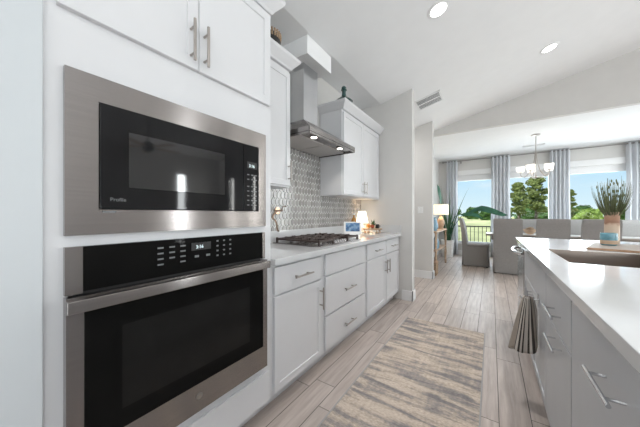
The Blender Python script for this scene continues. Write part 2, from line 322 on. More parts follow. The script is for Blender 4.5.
# ------------------------------------------------------------------ mesh helpers
WL = {}                                     # world location of each root while it is built
class MB:
    def __init__(s): s.bm = bmesh.new(); s.bev = False
    def box(s, x0, x1, y0, y1, z0, z1, bev=0.0, seg=2):
        x0, x1 = sorted((x0, x1)); y0, y1 = sorted((y0, y1)); z0, z1 = sorted((z0, z1))
        mtx = Matrix.Translation(((x0 + x1) / 2, (y0 + y1) / 2, (z0 + z1) / 2)) @ Matrix.Diagonal((x1 - x0, y1 - y0, z1 - z0, 1))
        r = bmesh.ops.create_cube(s.bm, size=1.0, matrix=mtx)
        if bev:
            s.bev = True
            es = list({e for v in r['verts'] for e in v.link_edges})
            bmesh.ops.bevel(s.bm, geom=es, offset=bev, segments=seg, affect='EDGES', profile=0.5)
        return s
    def panel(s, axis, sgn, d0, d1, a0, a1, z0, z1, stile=0.06, depth=0.007):
        """shaker front: slab whose face at d1 (axis x, facing sgn) is recessed inside a stile"""
        tmp = bmesh.new()
        x0, x1 = sorted((d0, d1))
        mtx = Matrix.Translation(((x0 + x1) / 2, (a0 + a1) / 2, (z0 + z1) / 2)) @ Matrix.Diagonal((x1 - x0, a1 - a0, z1 - z0, 1))
        bmesh.ops.create_cube(tmp, size=1.0, matrix=mtx)
        tmp.normal_update(); tmp.faces.ensure_lookup_table()
        f = max(tmp.faces, key=lambda q: q.normal.x * sgn)
        outer = list(f.edges)
        bmesh.ops.inset_region(tmp, faces=[f], thickness=stile, depth=0)
        bmesh.ops.inset_region(tmp, faces=[f], thickness=0.004, depth=-depth)
        bmesh.ops.bevel(tmp, geom=[e for e in outer if e.is_valid], offset=0.002, segments=1, affect='EDGES')
        s.merge(tmp); return s
    def merge(s, other):
        me = D.meshes.new('tmp'); other.to_mesh(me); other.free(); s.bm.from_mesh(me); D.meshes.remove(me)
    def cyl(s, p0, p1, r, seg=16, r2=None, caps=True):
        p0 = Vector(p0); p1 = Vector(p1); d = p1 - p0
        q = d.to_track_quat('Z', 'Y').to_matrix().to_4x4()
        mtx = Matrix.Translation((p0 + p1) / 2) @ q
        bmesh.ops.create_cone(s.bm, cap_ends=caps, cap_tris=False, segments=seg, radius1=r, radius2=r if r2 is None else r2, depth=d.length, matrix=mtx)
        return s
    def sphere(s, c, r, u=14, v=9, sc=(1, 1, 1), rot=None):
        mtx = Matrix.Translation(c) @ (rot or Matrix.Identity(4)) @ Matrix.Diagonal((sc[0], sc[1], sc[2], 1))
        bmesh.ops.create_uvsphere(s.bm, u_segments=u, v_segments=v, radius=r, matrix=mtx); return s
    def tube(s, pts, r, seg=8, caps=True, rads=None):
        pts = [Vector(p) for p in pts]; rings = []
        up = Vector((0, 0, 1))
        for i, p in enumerate(pts):
            t = (pts[min(i + 1, len(pts) - 1)] - pts[max(i - 1, 0)]).normalized()
            if i == 0:
                nrm = t.cross(up)
                if nrm.length < 1e-3: nrm = t.cross(Vector((1, 0, 0)))
                nrm.normalize()
            else:
                nrm = (nrm - t * nrm.dot(t)).normalized()
            b = t.cross(nrm)
            rr = rads[i] if rads else r
            rings.append([s.bm.verts.new(p + (nrm * math.cos(2 * PI * k / seg) + b * math.sin(2 * PI * k / seg)) * rr) for k in range(seg)])
        for a, c in zip(rings, rings[1:]):
            for k in range(seg): s.bm.faces.new((a[k], a[(k + 1) % seg], c[(k + 1) % seg], c[k]))
        if caps:
            s.bm.faces.new(list(reversed(rings[0]))); s.bm.faces.new(rings[-1])
        return s
    def lathe(s, c, prof, seg=24, sx=1.0, sy=1.0, closed=True):
        rings = []
        for r, z in prof:
            rings.append([s.bm.verts.new((c[0] + sx * r * math.cos(2 * PI * k / seg), c[1] + sy * r * math.sin(2 * PI * k / seg), c[2] + z)) for k in range(seg)])
        for a, b in zip(rings, rings[1:]):
            for k in range(seg): s.bm.faces.new((a[k], a[(k + 1) % seg], b[(k + 1) % seg], b[k]))
        if closed:
            s.bm.faces.new(list(reversed(rings[0]))); s.bm.faces.new(rings[-1])
        return s
    def prism(s, poly, axis, a0, a1):
        def P(p, a):
            if axis == 'x': return (a, p[0], p[1])
            if axis == 'y': return (p[0], a, p[1])
            return (p[0], p[1], a)
        A = [s.bm.verts.new(P(p, a0)) for p in poly]; B = [s.bm.verts.new(P(p, a1)) for p in poly]
        n = len(poly)
        s.bm.faces.new(A); s.bm.faces.new(list(reversed(B)))
        for i in range(n): s.bm.faces.new((A[i], B[i], B[(i + 1) % n], A[(i + 1) % n]))
        return s
    def quad(s, *p):
        s.bm.faces.new([s.bm.verts.new(q) for q in p]); return s
    def blade(s, base, tip, width, bend=(0, 0, 0), n=7, twist=0.0, thick=0.0015, side=None):
        """a tapering, bent leaf with a V-shaped section and a little thickness"""
        base = Vector(base); tip = Vector(tip); bend = Vector(bend)
        d = (tip - base).normalized()
        sd = Vector(side) if side else d.cross(Vector((0, 1, 0.01)))
        sd.normalize(); nn = d.cross(sd).normalized()
        rows = []
        for i in range(n + 1):
            t = i / n
            p = base.lerp(tip, t) + bend * (4 * t * (1 - t)) * 0.5 + bend * t * t * 0.5
            wd = width * (0.35 + 0.65 * math.sin(PI * min(1, t * 1.15 + 0.12)) ) * (1 - t ** 4)
            a = twist * t
            s2 = sd * math.cos(a) + nn * math.sin(a)
            rows.append([s.bm.verts.new(p - s2 * wd / 2), s.bm.verts.new(p + nn * wd * 0.12), s.bm.verts.new(p + s2 * wd / 2), s.bm.verts.new(p - nn * (thick + wd * 0.06))])
        for a, b in zip(rows, rows[1:]):
            for k in range(4): s.bm.faces.new((a[k], a[(k + 1) % 4], b[(k + 1) % 4], b[k]))
        s.bm.faces.new(rows[0]); s.bm.faces.new(list(reversed(rows[-1])))
        return s
    def build(s, name, m, parent=None, smooth=None, angle=35):
        bm = s.bm
        bmesh.ops.recalc_face_normals(bm, faces=bm.faces[:])
        if parent is not None:
            off = WL[parent.name]
        else:
            xs = [v.co.x for v in bm.verts]; ys = [v.co.y for v in bm.verts]; zs = [v.co.z for v in bm.verts]
            off = Vector(((min(xs) + max(xs)) / 2, (min(ys) + max(ys)) / 2, min(zs)))
        bmesh.ops.translate(bm, verts=bm.verts[:], vec=-off)
        me = D.meshes.new(name); bm.to_mesh(me); bm.free()
        if m is not None: me.materials.append(m)
        if smooth is None or smooth:
            me.polygons.foreach_set('use_smooth', [True] * len(me.polygons))
            try: me.set_sharp_from_angle(angle=math.radians(angle))
            except Exception: pass
        o = D.objects.new(name, me); COL.objects.link(o)
        if s.bev and smooth is not False:
            wn_ = o.modifiers.new('normals', 'WEIGHTED_NORMAL'); wn_.keep_sharp = True
        if parent is not None:
            o.parent = parent
        else:
            o.location = off
        WL[o.name] = Vector(off)
        return o

def tag(o, label, cat, group=None, kind=None):
    o['label'] = label; o['category'] = cat
    if group: o['group'] = group
    if kind: o['kind'] = kind
    return o
def thing(name, label, cat, loc, group=None):
    o = D.objects.new(name, None); COL.objects.link(o); o.location = loc; o.empty_display_size = 0.1
    WL[o.name] = Vector(loc)
    return tag(o, label, cat, group)
def copy_tree(o, parent=None):
    c = o.copy(); COL.objects.link(c)
    if parent is not None: c.parent = parent
    for ch in list(o.children): copy_tree(ch, c)
    return c
def dup(o, loc, rotz=None, label=None):
    c = copy_tree(o); c.location = loc
    if rotz is not None: c.rotation_euler = (0, 0, rotz)
    if label: c['label'] = label
    WL[c.name] = Vector(loc)
    return c
def struct(mb, name, m, smooth=False):
    o = mb.build(name, m, None, smooth=smooth); o['kind'] = 'structure'; return o
def lettering(body, name, m, parent, origin, right, up, height, extrude=0.0006):
    """raised lettering as a mesh: origin = lower left corner in the world"""
    cu = D.curves.new('txt', 'FONT'); cu.body = body; cu.extrude = extrude / height; cu.size = 1.0
    ob = D.objects.new('txt', cu); COL.objects.link(ob)
    me = D.meshes.new_from_object(ob); D.objects.remove(ob); D.curves.remove(cu)
    r = Vector(right).normalized(); u = Vector(up).normalized(); nrm = r.cross(u)
    o0 = Vector(origin) - WL[parent.name]
    for v in me.vertices:
        v.co = o0 + r * v.co.x * height + u * v.co.y * height + nrm * v.co.z * height
    me.materials.append(m)
    o = D.objects.new(name, me); COL.objects.link(o); o.parent = parent; WL[o.name] = WL[parent.name]
    return o
def crown(xface, xwall, y0, y1, left, right):
    """mitred crown moulding along the front (and the free ends) of a cabinet top"""
    b = MB(); prof = [(-0.03, 2.322), (0.004, 2.322), (0.012, 2.335), (0.055, 2.384), (0.060, 2.404), (-0.03, 2.404)]
    rows = []
    for o, z in prof:
        path = []
        if left: path += [(xwall, y0 - o), (xface + o, y0 - o)]
        else: path += [(xface + o, y0)]
        if right: path += [(xface + o, y1 + o), (xwall, y1 + o)]
        else: path += [(xface + o, y1)]
        rows.append([b.bm.verts.new((p[0], p[1], z)) for p in path])
    n = len(prof); m_ = len(rows[0])
    for i in range(n):
        A, B = rows[i], rows[(i + 1) % n]
        for k in range(m_ - 1): b.bm.faces.new((A[k], A[k + 1], B[k + 1], B[k]))
    b.bm.faces.new([r[0] for r in rows]); b.bm.faces.new([r[-1] for r in reversed(rows)])
    return b
def bar_pull(parent, c, axis, length, out, m=None, off=0.034, r=0.006):
    """bar handle: c = point on the door face, out = outward unit vector"""
    c = Vector(c); out = Vector(out); ax = Vector((0, 1, 0)) if axis == 'y' else Vector((0, 0, 1))
    b = MB(); p = c + out * off
    b.cyl(p - ax * length / 2, p + ax * length / 2, r, 12)
    for s_ in (-1, 1):
        q = c + ax * s_ * length * 0.32
        b.cyl(q - out * 0.0005, q + out * off, r * 0.8, 10)
    return b.build('handle', m or M['nickel'], parent)

# ================================================================== STRUCTURE
XW, XF, XD = -1.64, -1.07, -1.05      # left wall, cabinet boxes, door fronts
YE = 3.52                              # end wall
YG = 4.94                              # wall between kitchen and dining
YGB = 5.5                              # dropped header between the vaulted kitchen and the dining ceiling
YW = 8.40                              # window wall
ZC, ZD = 2.76, 2.755                    # flat kitchen ceiling, dining ceiling
XFOLD, SL, XR = -1.32, 0.25, 3.0
ZR = ZC + SL * (XR - XFOLD)
def zslope(x): return ZC if x < XFOLD else (ZC + SL * (x - XFOLD) if x < XR else ZR - SL * (x - XR))

struct(MB().box(-2.6, 6.1, -3.9, YW + 0.15, -0.12, 0.0), 'floor', M['floor'])
struct(MB().box(-1.8, XW, 0.14, YE + 0.02, 0, ZC + 0.1), 'wall_left', M['wall'])
struct(MB().box(-1.8, -1.043, -3.9, 0.1525, 0, ZC + 0.2, bev=0.003), 'wall_fridge_side', M['coolwall'])
struct(MB().prism([(-2.6, 0), (-0.885, 0), (-0.885, zslope(-0.885) + 0.03), (XFOLD, ZC + 0.03), (-2.6, ZC + 0.03)], 'y', YE, YE + 0.125), 'wall_end', M['wall'])
struct(MB().prism([(-2.6, 0), (-0.885, 0), (-0.885, zslope(-0.885) + 0.03), (XFOLD, ZC + 0.03), (-2.6, ZC + 0.03)], 'y', YG, YG + 0.12), 'wall_hall', M['wall'])
struct(MB().box(-2.72, -2.6, YE, YG + 0.2, 0, ZC + 0.1), 'wall_hall_left', M['wall'])
b = MB().prism([(XFOLD, ZD), (6.1, ZD), (6.1, zslope(6.1) + 0.03), (XR, ZR + 0.03), (XFOLD, ZC + 0.02)], 'y', YGB, YGB + 0.12)
for xa, xb in ((3.4, 4.0), (4.3, 5.13), (5.47, 6.1)): b.box(xa, xb, YGB, YGB + 0.12, 0, ZD)
for xa, xb in ((4.0, 4.3), (5.13, 5.47)): b.box(xa, xb, YGB, YGB + 0.12, 0, 0.35); b.box(xa, xb, YGB, YGB + 0.12, 2.45, ZD)
struct(b, 'wall_gable', M['wall'])
for i, (xa, xb) in enumerate(((4.0, 4.3), (5.13, 5.47))):  # unseen slot windows added for light streaks in the oven steel
    b = MB()
    b.box(xa, xa + 0.03, YGB - 0.01, YGB + 0.1, 0.35, 2.45); b.box(xb - 0.03, xb, YGB - 0.01, YGB + 0.1, 0.35, 2.45); b.box(xa, xb, YGB - 0.01, YGB + 0.1, 0.35, 0.39); b.box(xa, xb, YGB - 0.01, YGB + 0.1, 2.41, 2.45)
    o = struct(b, 'window_%d' % (i + 5), M['trim']); MB().box(xa + 0.02, xb - 0.02, YGB + 0.05, YGB + 0.056, 0.37, 2.43).build('pane', M['pane'], o, smooth=False)
struct(MB().prism([(-2.7, ZC), (XFOLD, ZC), (XR, ZR), (6.2, zslope(6.2)), (6.2, ZR + 0.4), (-2.7, ZR + 0.4)], 'y', -3.95, YGB + 0.02), 'ceiling', M['ceil'])
struct(MB().box(-1.5, 3.6, YGB + 0.1, YW + 0.1, ZD, ZD + 0.15), 'ceiling_dining', M['ceil'])
struct(MB().box(-1.46, -1.32, YG + 0.1, YW + 0.1, 0, ZD + 0.02), 'wall_dining_left', M['wall'])
b = MB().box(3.4, 3.55, YGB + 0.1, 5.85, 0, ZD + 0.02).box(3.4, 3.55, 7.85, YW + 0.1, 0, ZD + 0.02).box(3.4, 3.55, 5.85, 7.85, 0, 0.42).box(3.4, 3.55, 5.85, 7.85, 2.3, ZD + 0.02)
struct(b, 'wall_dining_right', M['wall'])
b = MB().box(3.38, 3.5, 5.85, 5.91, 0.42, 2.3).box(3.38, 3.5, 7.79, 7.85, 0.42, 2.3).box(3.38, 3.5, 5.85, 7.85, 0.42, 0.48).box(3.38, 3.5, 5.85, 7.85, 2.24, 2.3).box(3.40, 3.48, 6.82, 6.88, 0.42, 2.3)
o = struct(b, 'window_7', M['trim']); MB().box(3.44, 3.446, 5.88, 7.82, 0.45, 2.27).build('pane', M['pane'], o, smooth=False)  # unseen side window added to let the dining fill in
# window wall with three openings
WINS = [(-0.88, 0.06), (0.36, 1.23), (1.50, 2.55)]
WS, WT = 0.35, 2.30
b = MB(); xs = [-1.46] + [v for p in WINS for v in p] + [3.55]
for i in range(0, len(xs), 2): b.box(xs[i], xs[i + 1], YW, YW + 0.15, 0, ZD + 0.02)
for a, c in WINS:
    b.box(a, c, YW, YW + 0.15, 0, WS); b.box(a, c, YW, YW + 0.15, WT, ZD + 0.02)
struct(b, 'wall_window', M['wall'])
for i, (a, c) in enumerate(WINS):
    b = MB(); y0, y1 = YW - 0.018, YW + 0.10
    t = 0.045
    b.box(a, a + t, YW + 0.02, y1, WS, WT); b.box(c - t, c, YW + 0.02, y1, WS, WT)
    b.box(a, c, YW + 0.02, y1, WS, WS + t); b.box(a, c, YW + 0.02, y1, WT - t, WT)
    b.box(a - 0.07, a, y0, YW, WS - 0.07, WT + 0.12); b.box(c, c + 0.07, y0, YW, WS - 0.07, WT + 0.12)
    b.box(a - 0.09, c + 0.09, y0 - 0.012, YW, WT, WT + 0.14); b.box(a - 0.09, c + 0.09, y0 - 0.04, YW + 0.03, WS - 0.035, WS)
    b.box(a + t, c - t, YW + 0.03, YW + 0.075, WT - 0.16, WT - t)             # shade cassette
    wnd = struct(b, 'window_%d' % (i + 1), M['trim'])
    MB().box(a + t, c - t, YW + 0.055, YW + 0.061, WS + t, WT - t).build('pane', M['pane'], wnd, smooth=False)
# unseen living room: patio opening, sidelight and back windows added to light the kitchen
b = MB()
for ya, yb in ((-3.95, -3.6), (0.9, 3.95), (4.35, YGB + 0.1)): b.box(6.0, 6.15, ya, yb, 0, 3.3)
for ya, yb in ((-3.6, 0.9), (3.95, 4.35)): b.box(6.0, 6.15, ya, yb, 2.5, 3.3)
struct(b, 'wall_right', M['wall'])
for i, (ya, yb, ms) in enumerate(((-3.6, 0.9, (-2.1, -0.6)), (3.95, 4.35, ()))):
    b = MB(); b.box(5.98, 6.1, ya, ya + 0.07, 0, 2.5); b.box(5.98, 6.1, yb - 0.07, yb, 0, 2.5); b.box(5.98, 6.1, ya, yb, 2.42, 2.5); b.box(5.98, 6.1, ya, yb, 0, 0.06)
    for yy in ms: b.box(5.98, 6.1, yy - 0.05, yy + 0.05, 0, 2.5)
    o = struct(b, 'door_%d' % (i + 1), M['trim']); MB().box(6.035, 6.042, ya + 0.05, yb - 0.05, 0.05, 2.44).build('pane', M['pane'], o, smooth=False)
b = MB(); b.box(-1.8, 6.15, -4.05, -3.9, 0, 0.6); b.box(-1.8, 6.15, -4.05, -3.9, 2.6, ZR + 0.3); b.box(-1.8, 0.4, -4.05, -3.9, 0.6, 2.6); b.box(4.8, 6.15, -4.05, -3.9, 0.6, 2.6)
struct(b, 'wall_back', M['wall'])
b = MB()
for xx in (0.4, 1.86, 3.32, 4.72): b.box(xx, xx + 0.09, -4.0, -3.88, 0.6, 2.6)
b.box(0.4, 4.8, -4.0, -3.88, 0.6, 0.68); b.box(0.4, 4.8, -4.0, -3.88, 2.52, 2.6); b.box(0.4, 4.8, -4.0, -3.88, 1.56, 1.62)
o = struct(b, 'window_4', M['trim']); MB().box(0.45, 4.75, -3.945, -3.938, 0.65, 2.55).build('pane', M['pane'], o, smooth=False)
# baseboards
BB = 0.135
struct(MB().box(-1.02, -0.872, YE - 0.014, YE, 0, BB).box(-0.885, -0.871, YE - 0.014, YE + 0.139, 0, BB).box(-2.6, -0.872, YE + 0.125, YE + 0.139, 0, BB), 'baseboard_end', M['trim'])
struct(MB().box(-2.6, -0.871, YG - 0.014, YG, 0, BB).box(-0.885, -0.871, YG - 0.014, YG + 0.134, 0, BB), 'baseboard_hall', M['trim'])
struct(MB().box(-1.32, 3.4, YW - 0.014, YW, 0, BB).box(-1.32, -1.306, YG + 0.12, YW, 0, BB), 'baseboard_dining', M['trim'])
# drywall box that hides the duct above the hood
struct(MB().box(XW, -1.344, 1.785, 2.185, 2.595, ZC + 0.01), 'trim_1', M['ceil'])
# picket tile backsplash, each tile with its own glaze tone
b = MB().box(XW, XW + 0.004, 1.052, YE, 1.0, 2.0)
o = struct(b, 'wall_backsplash', M['grout'])
tb = MB(); tw, tp, pt = 0.050, 0.064, 0.022; gap = 0.0085
row = 0; z = 1.0
while z < 1.97:
    y = 1.052 + (tw / 2 if row % 2 else 0) - tw
    while y < YE + tw:
        hw = (tw - gap) / 2; hh = (tp + pt - gap) / 2; cz = z + tp / 2
        pts = [(y, cz - hh), (y + hw, cz - hh + pt), (y + hw, cz + hh - pt), (y, cz + hh), (y - hw, cz + hh - pt), (y - hw, cz - hh + pt)]
        pts = [(min(max(p[0], 1.053), YE - 0.001), min(max(p[1], 1.001), 1.999)) for p in pts]
        if max(p[0] for p in pts) - min(p[0] for p in pts) > 0.012 and max(p[1] for p in pts) - min(p[1] for p in pts) > 0.02:
            try:
                A = [tb.bm.verts.new((XW + 0.004, p[0], p[1])) for p in pts]
                cy_ = sum(p[0] for p in pts) / 6; cz_ = sum(p[1] for p in pts) / 6
                B = [tb.bm.verts.new((XW + 0.009, cy_ + (p[0] - cy_) * 0.93, cz_ + (p[1] - cz_) * 0.96)) for p in pts]
                tb.bm.faces.new(B)
                for i in range(6): tb.bm.faces.new((A[i], A[(i + 1) % 6], B[(i + 1) % 6], B[i]))
            except ValueError: pass
        y += tw
    z += tp; row += 1
tb.build('tile', M['tile'], o, smooth=False)

# ================================================================== LEFT RUN
OUT = (1, 0, 0)
# ---- tall oven cabinet
t = thing('oven_cabinet', 'tall white cabinet housing the microwave and the wall oven', 'cabinet', (-1.35, 0.60, 0))
y0, y1 = 0.153, 1.051
b = MB()
b.box(XW + 0.003, XF, y0, y0 + 0.02, 0.1, 2.32); b.box(XW + 0.003, XF, y1 - 0.02, y1, 0.1, 2.32)
b.box(XW + 0.003, XF, y0, y1, 2.30, 2.32); b.box(XW + 0.003, XF, y0, y1, 0.1, 0.12); b.box(XW + 0.003, XW + 0.02, y0, y1, 0.1, 2.32)
for z0_, z1_ in ((0.285, 0.318), (1.082, 1.098), (1.622, 1.80)): b.box(XW + 0.02, XF, y0 + 0.02, y1 - 0.02, z0_, z1_)
for ya, yb in ((y0, 0.205), (0.985, y1)): b.box(XF, XF + 0.012, ya, yb, 0.1, 2.32)                # face stiles
for z0_, z1_ in ((0.105, 0.335), (1.068, 1.11), (1.605, 1.80), (2.28, 2.32)): b.box(XF, XF + 0.012, 0.205, 0.985, z0_, z1_)
b.box(XF - 0.09, XF - 0.07, y0, y1, 0.0, 0.1)                                                   # toe kick
b.build('carcass', M['cab'], t, smooth=False)
crown(XF + 0.018, XW + 0.003, y0, y1, False, True).build('crown_moulding', M['cab'], t, smooth=False)
for ya, yb, hy in ((0.180, 0.6065, 0.571), (0.6095, 1.033, 0.631)):
    d = MB().panel('x', 1, XF + 0.013, XD + 0.012, ya, yb, 1.785, 2.30, 0.065).build('door', M['cab'], t, smooth=False)
    bar_pull(d, (XD + 0.0115, hy, 1.888), 'z', 0.17, OUT)
d = MB().box(XF + 0.013, XD + 0.004, 0.180, 1.033, 0.112, 0.282, bev=0.003).build('drawer_front', M['cab'], t)

# ---- microwave
t = thing('microwave', 'black glass microwave in a wide stainless trim kit, set above the wall oven', 'microwave', (-1.2, 0.60, 1.10))
xf = XF + 0.013
b = MB(); Y0, Y1, Z0, Z1 = 0.195, 0.998, 1.106, 1.612; a0, a1, c0, c1 = 0.273, 0.943, 1.186, 1.531
b.box(xf, xf + 0.016, Y0, a0, Z0, Z1); b.box(xf, xf + 0.016, a1, Y1, Z0, Z1); b.box(xf, xf + 0.016, a0, a1, Z0, c0); b.box(xf, xf + 0.016, a0, a1, c1, Z1)
b.build('trim_kit', M['steel'], t, smooth=False)
MB().box(XW + 0.08, xf, a0 + 0.01, a1 - 0.01, c0 + 0.01, c1 - 0.01).build('oven_box', M['bplastic'], t, smooth=False)
dr = MB().box(xf, xf + 0.024, a0 + 0.002, 0.838, c0 + 0.002, c1 - 0.002, bev=0.003).build('door', M['bglass'], t)
MB().box(xf + 0.0235, xf + 0.0247, 0.352, 0.730, 1.262, 1.452).build('window', M['bwin'], dr, smooth=False)
lettering('Profile', 'badge_lettering', M['print'], dr, (xf + 0.0242, 0.300, 1.214), (0, 1, 0), (0, 0, 1), 0.017)
MB().box(xf + 0.017, xf + 0.0185, 0.283, 0.318, 1.176, 1.182).build('sticker', M['print'], t, smooth=False)
pn = MB().box(xf, xf + 0.024, 0.841, a1 - 0.002, c0 + 0.002, c1 - 0.002, bev=0.003).build('control_panel', M['bglass'], t)
MB().box(xf + 0.0235, xf + 0.0246, 0.862, 0.925, 1.408, 1.442).build('display', M['bplastic'], pn, smooth=False)
lettering('3:16', 'clock_digits', M['led'], pn, (xf + 0.0247, 0.872, 1.414), (0, 1, 0), (0, 0, 1), 0.022)
for r_ in range(7):
    for c_ in range(3):
        yy = 0.862 + c_ * 0.025; zz = 1.372 - r_ * 0.024 - (0.012 if r_ > 1 else 0)
        MB().box(xf + 0.0238, xf + 0.0246, yy, yy + 0.013, zz, zz + 0.0055).build('button', M['print'], pn, smooth=False)

# ---- wall oven
t = thing('wall_oven', 'black glass wall oven with a stainless frame and long bar handle under the microwave', 'oven', (-1.2, 0.60, 0.335))
Y0, Y1 = 0.195, 0.990
MB().box(XW + 0.06, xf, 0.215, 0.97, 0.345, 1.06).build('oven_box', M['bplastic'], t, smooth=False)
MB().box(xf, xf + 0.018, Y0, 0.235, 0.928, 1.072).build('side_trim', M['steel'], t, smooth=False)
MB().box(xf, xf + 0.018, 0.972, Y1, 0.928, 1.072).build('side_trim', M['steel'], t, smooth=False)
pn = MB().box(xf, xf + 0.020, 0.2355, 0.9715, 0.934, 1.072, bev=0.002).build('control_panel', M['ovglass'], t)
MB().box(xf + 0.0195, xf + 0.0208, 0.574, 0.662, 1.018, 1.050).build('display', M['bplastic'], pn, smooth=False)
lettering('3:16', 'clock_digits', M['led'], pn, (xf + 0.021, 0.592, 1.026), (0, 1, 0), (0, 0, 1), 0.02)
for c_, n_ in enumerate((4, 3, 4)):
    for r_ in range(n_):
        yy = 0.444 + c_ * 0.042; zz = 1.040 - r_ * 0.021
        MB().box(xf + 0.0198, xf + 0.0206, yy, yy + 0.021, zz, zz + 0.006).build('button', M['print'], pn, smooth=False)
for c_ in range(3):
    for r_ in range(4):
        yy = 0.690 + c_ * 0.034; zz = 1.046 - r_ * 0.022
        MB().box(xf + 0.0198, xf + 0.0206, yy, yy + 0.010, zz, zz + 0.007).build('button', M['print'], pn, smooth=False)
for yy in (0.588, 0.640): MB().box(xf + 0.0198, xf + 0.0206, yy, yy + 0.018, 0.988, 0.997).build('button', M['print'], pn, smooth=False)
dr = MB()
g0, g1, h0, h1 = 0.235, 0.962, 0.455, 0.875; zb, zt = 0.336, 0.922
dr.box(xf, xf + 0.032, Y0, g0, zb, zt); dr.box(xf, xf + 0.032, g1, Y1 + 0.004, zb, zt); dr.box(xf, xf + 0.032, g0, g1, zb, h0); dr.box(xf, xf + 0.032, g0, g1, h1, zt)
dr = dr.build('door', M['steel'], t, smooth=False)
MB().box(xf + 0.004, xf + 0.0335, g0, g1, h0, h1).build('glass', M['ovglass'], dr, smooth=False)
MB().box(xf + 0.0332, xf + 0.0342, 0.33, 0.87, 0.52, 0.80).build('window', M['ovwin'], dr, smooth=False)
hb = MB().box(-0.998, -0.982, 0.188, 0.978, 0.884, 0.922, bev=0.004)
for yy in (0.195, 0.945): hb.box(xf + 0.03, -0.985, yy, yy + 0.028, 0.889, 0.917, bev=0.002)
hb.build('handle', M['steel'], dr)
lg = MB().cyl((xf + 0.0315, 0.601, 0.402), (xf + 0.0335, 0.601, 0.402), 0.0145, 24).build('round_emblem', M['steel_dark'], dr)
lettering('GE', 'emblem_letters', M['chrome'], dr, (xf + 0.0338, 0.5915, 0.396), (0, 1, 0), (0, 0, 1), 0.013)

# ---- base cabinets
def base_cabinet(label, y0, y1, fronts):
    t = thing('base_cabinet', label, 'cabinet', ((XW + XF) / 2, (y0 + y1) / 2, 0))
    MB().box(XW + 0.003, XF, y0, y1, 0.1, 0.874).box(XW + 0.003, XF - 0.07, y0, y1, 0.0, 0.1).build('carcass', M['cab'], t, smooth=False)
    for kind, a, c, z0, z1, hd in fronts:
        if kind == 'drawer':
            d = MB().box(XF + 0.0005, XD, a, c, z0, z1, bev=0.003).build('drawer', M['cab'], t)
            if hd: bar_pull(d, (XD, (a + c) / 2, hd), 'y', 0.19, OUT)
        elif kind == 'panel':
            MB().box(XF + 0.0005, XD, a, c, z0, z1, bev=0.003).build('false_drawer_front', M['cab'], t)
        else:
            d = MB().panel('x', 1, XF + 0.0005, XD, a, c, z0, z1, 0.062).build('door', M['cab'], t, smooth=False)
            bar_pull(d, (XD, hd, 0.555), 'z', 0.16, OUT)
    return t
base_cabinet('white base cabinet with one drawer over one door, next to the wall oven', 1.053, 1.604, [('drawer', 1.079, 1.577, 0.695, 0.856, 0.772), ('door', 1.079, 1.577, 0.118, 0.682, 1.548)])
base_cabinet('white base cabinet with two deep drawers under the gas cooktop', 1.606, 2.386, [('panel', 1.632, 2.362, 0.700, 0.860, None), ('drawer', 1.632, 2.362, 0.392, 0.686, 0.530), ('drawer', 1.632, 2.362, 0.118, 0.378, 0.230)])
base_cabinet('white base cabinet with two drawers over two doors at the far end wall', 2.388, 3.50, [('drawer', 2.415, 2.955, 0.700, 0.858, 0.775), ('drawer', 2.985, 3.475, 0.700, 0.858, 0.775), ('door', 2.415, 2.955, 0.118, 0.686, 2.925), ('door', 2.985, 3.475, 0.118, 0.686, 3.015)])
# ---- countertop
t = thing('countertop', 'white quartz countertop along the tiled wall under the cooktop', 'countertop', (-1.33, 2.28, 0.876))
MB().box(XW + 0.001, -1.022, 1.0535, YE - 0.001, 0.876, 0.914, bev=0.003).build('slab', M['quartz'], t)
MB().box(XW + 0.010, XW + 0.028, 1.0535, YE - 0.021, 0.914, 1.022, bev=0.002).build('backsplash_strip', M['quartz'], t)
MB().box(XW + 0.010, -1.03, YE - 0.021, YE - 0.001, 0.914, 1.022, bev=0.002).build('end_splash', M['quartz'], t)
# ---- cooktop
t = thing('gas_cooktop', 'stainless gas cooktop with black cast iron grates on the white countertop', 'cooktop', (-1.36, 1.99, 0.914))
cx0, cx1, cy0, cy1 = -1.60, -1.09, 1.615, 2.345
MB().box(cx0, cx1, cy0, cy1, 0.9142, 0.924, bev=0.004).build('base_plate', M['steel'], t)
for gi, (ga, gb) in enumerate(((1.635, 1.862), (1.872, 2.098), (2.108, 2.328))):
    b = MB(); zt = 0.962
    x0_, x1_ = cx0 + 0.03, cx1 - (0.03 if gi != 1 else 0.10)
    for xx in (x0_, x1_): b.box(xx - 0.007, xx + 0.007, ga, gb, zt - 0.016, zt, bev=0.003, seg=1)
    for yy in (ga + 0.007, gb - 0.007): b.box(x0_, x1_, yy - 0.007, yy + 0.007, zt - 0.016, zt, bev=0.003, seg=1)
    ym = (ga + gb) / 2
    b.box(x0_, x1_, ym - 0.006, ym + 0.006, zt - 0.014, zt + 0.006, bev=0.002, seg=1)
    for k in range(1, 5):
        xx = x0_ + (x1_ - x0_) * k / 5
        for fa, fb in ((ga + 0.010, ga + 0.078), (gb - 0.078, gb - 0.010)):
            b.box(xx - 0.006, xx + 0.006, fa, fb, zt - 0.012, zt + 0.010, bev=0.002, seg=1)
        b.box(xx - 0.006, xx + 0.006, ym - 0.03, ym + 0.03, zt - 0.012, zt + 0.010, bev=0.002, seg=1)
    for xx in (x0_, x1_):
        for yy in (ga + 0.008, gb - 0.008): b.box(xx - 0.009, xx + 0.009, yy - 0.009, yy + 0.009, 0.924, zt + 0.006, bev=0.003, seg=1)
    b.build('grate', M['iron'], t)
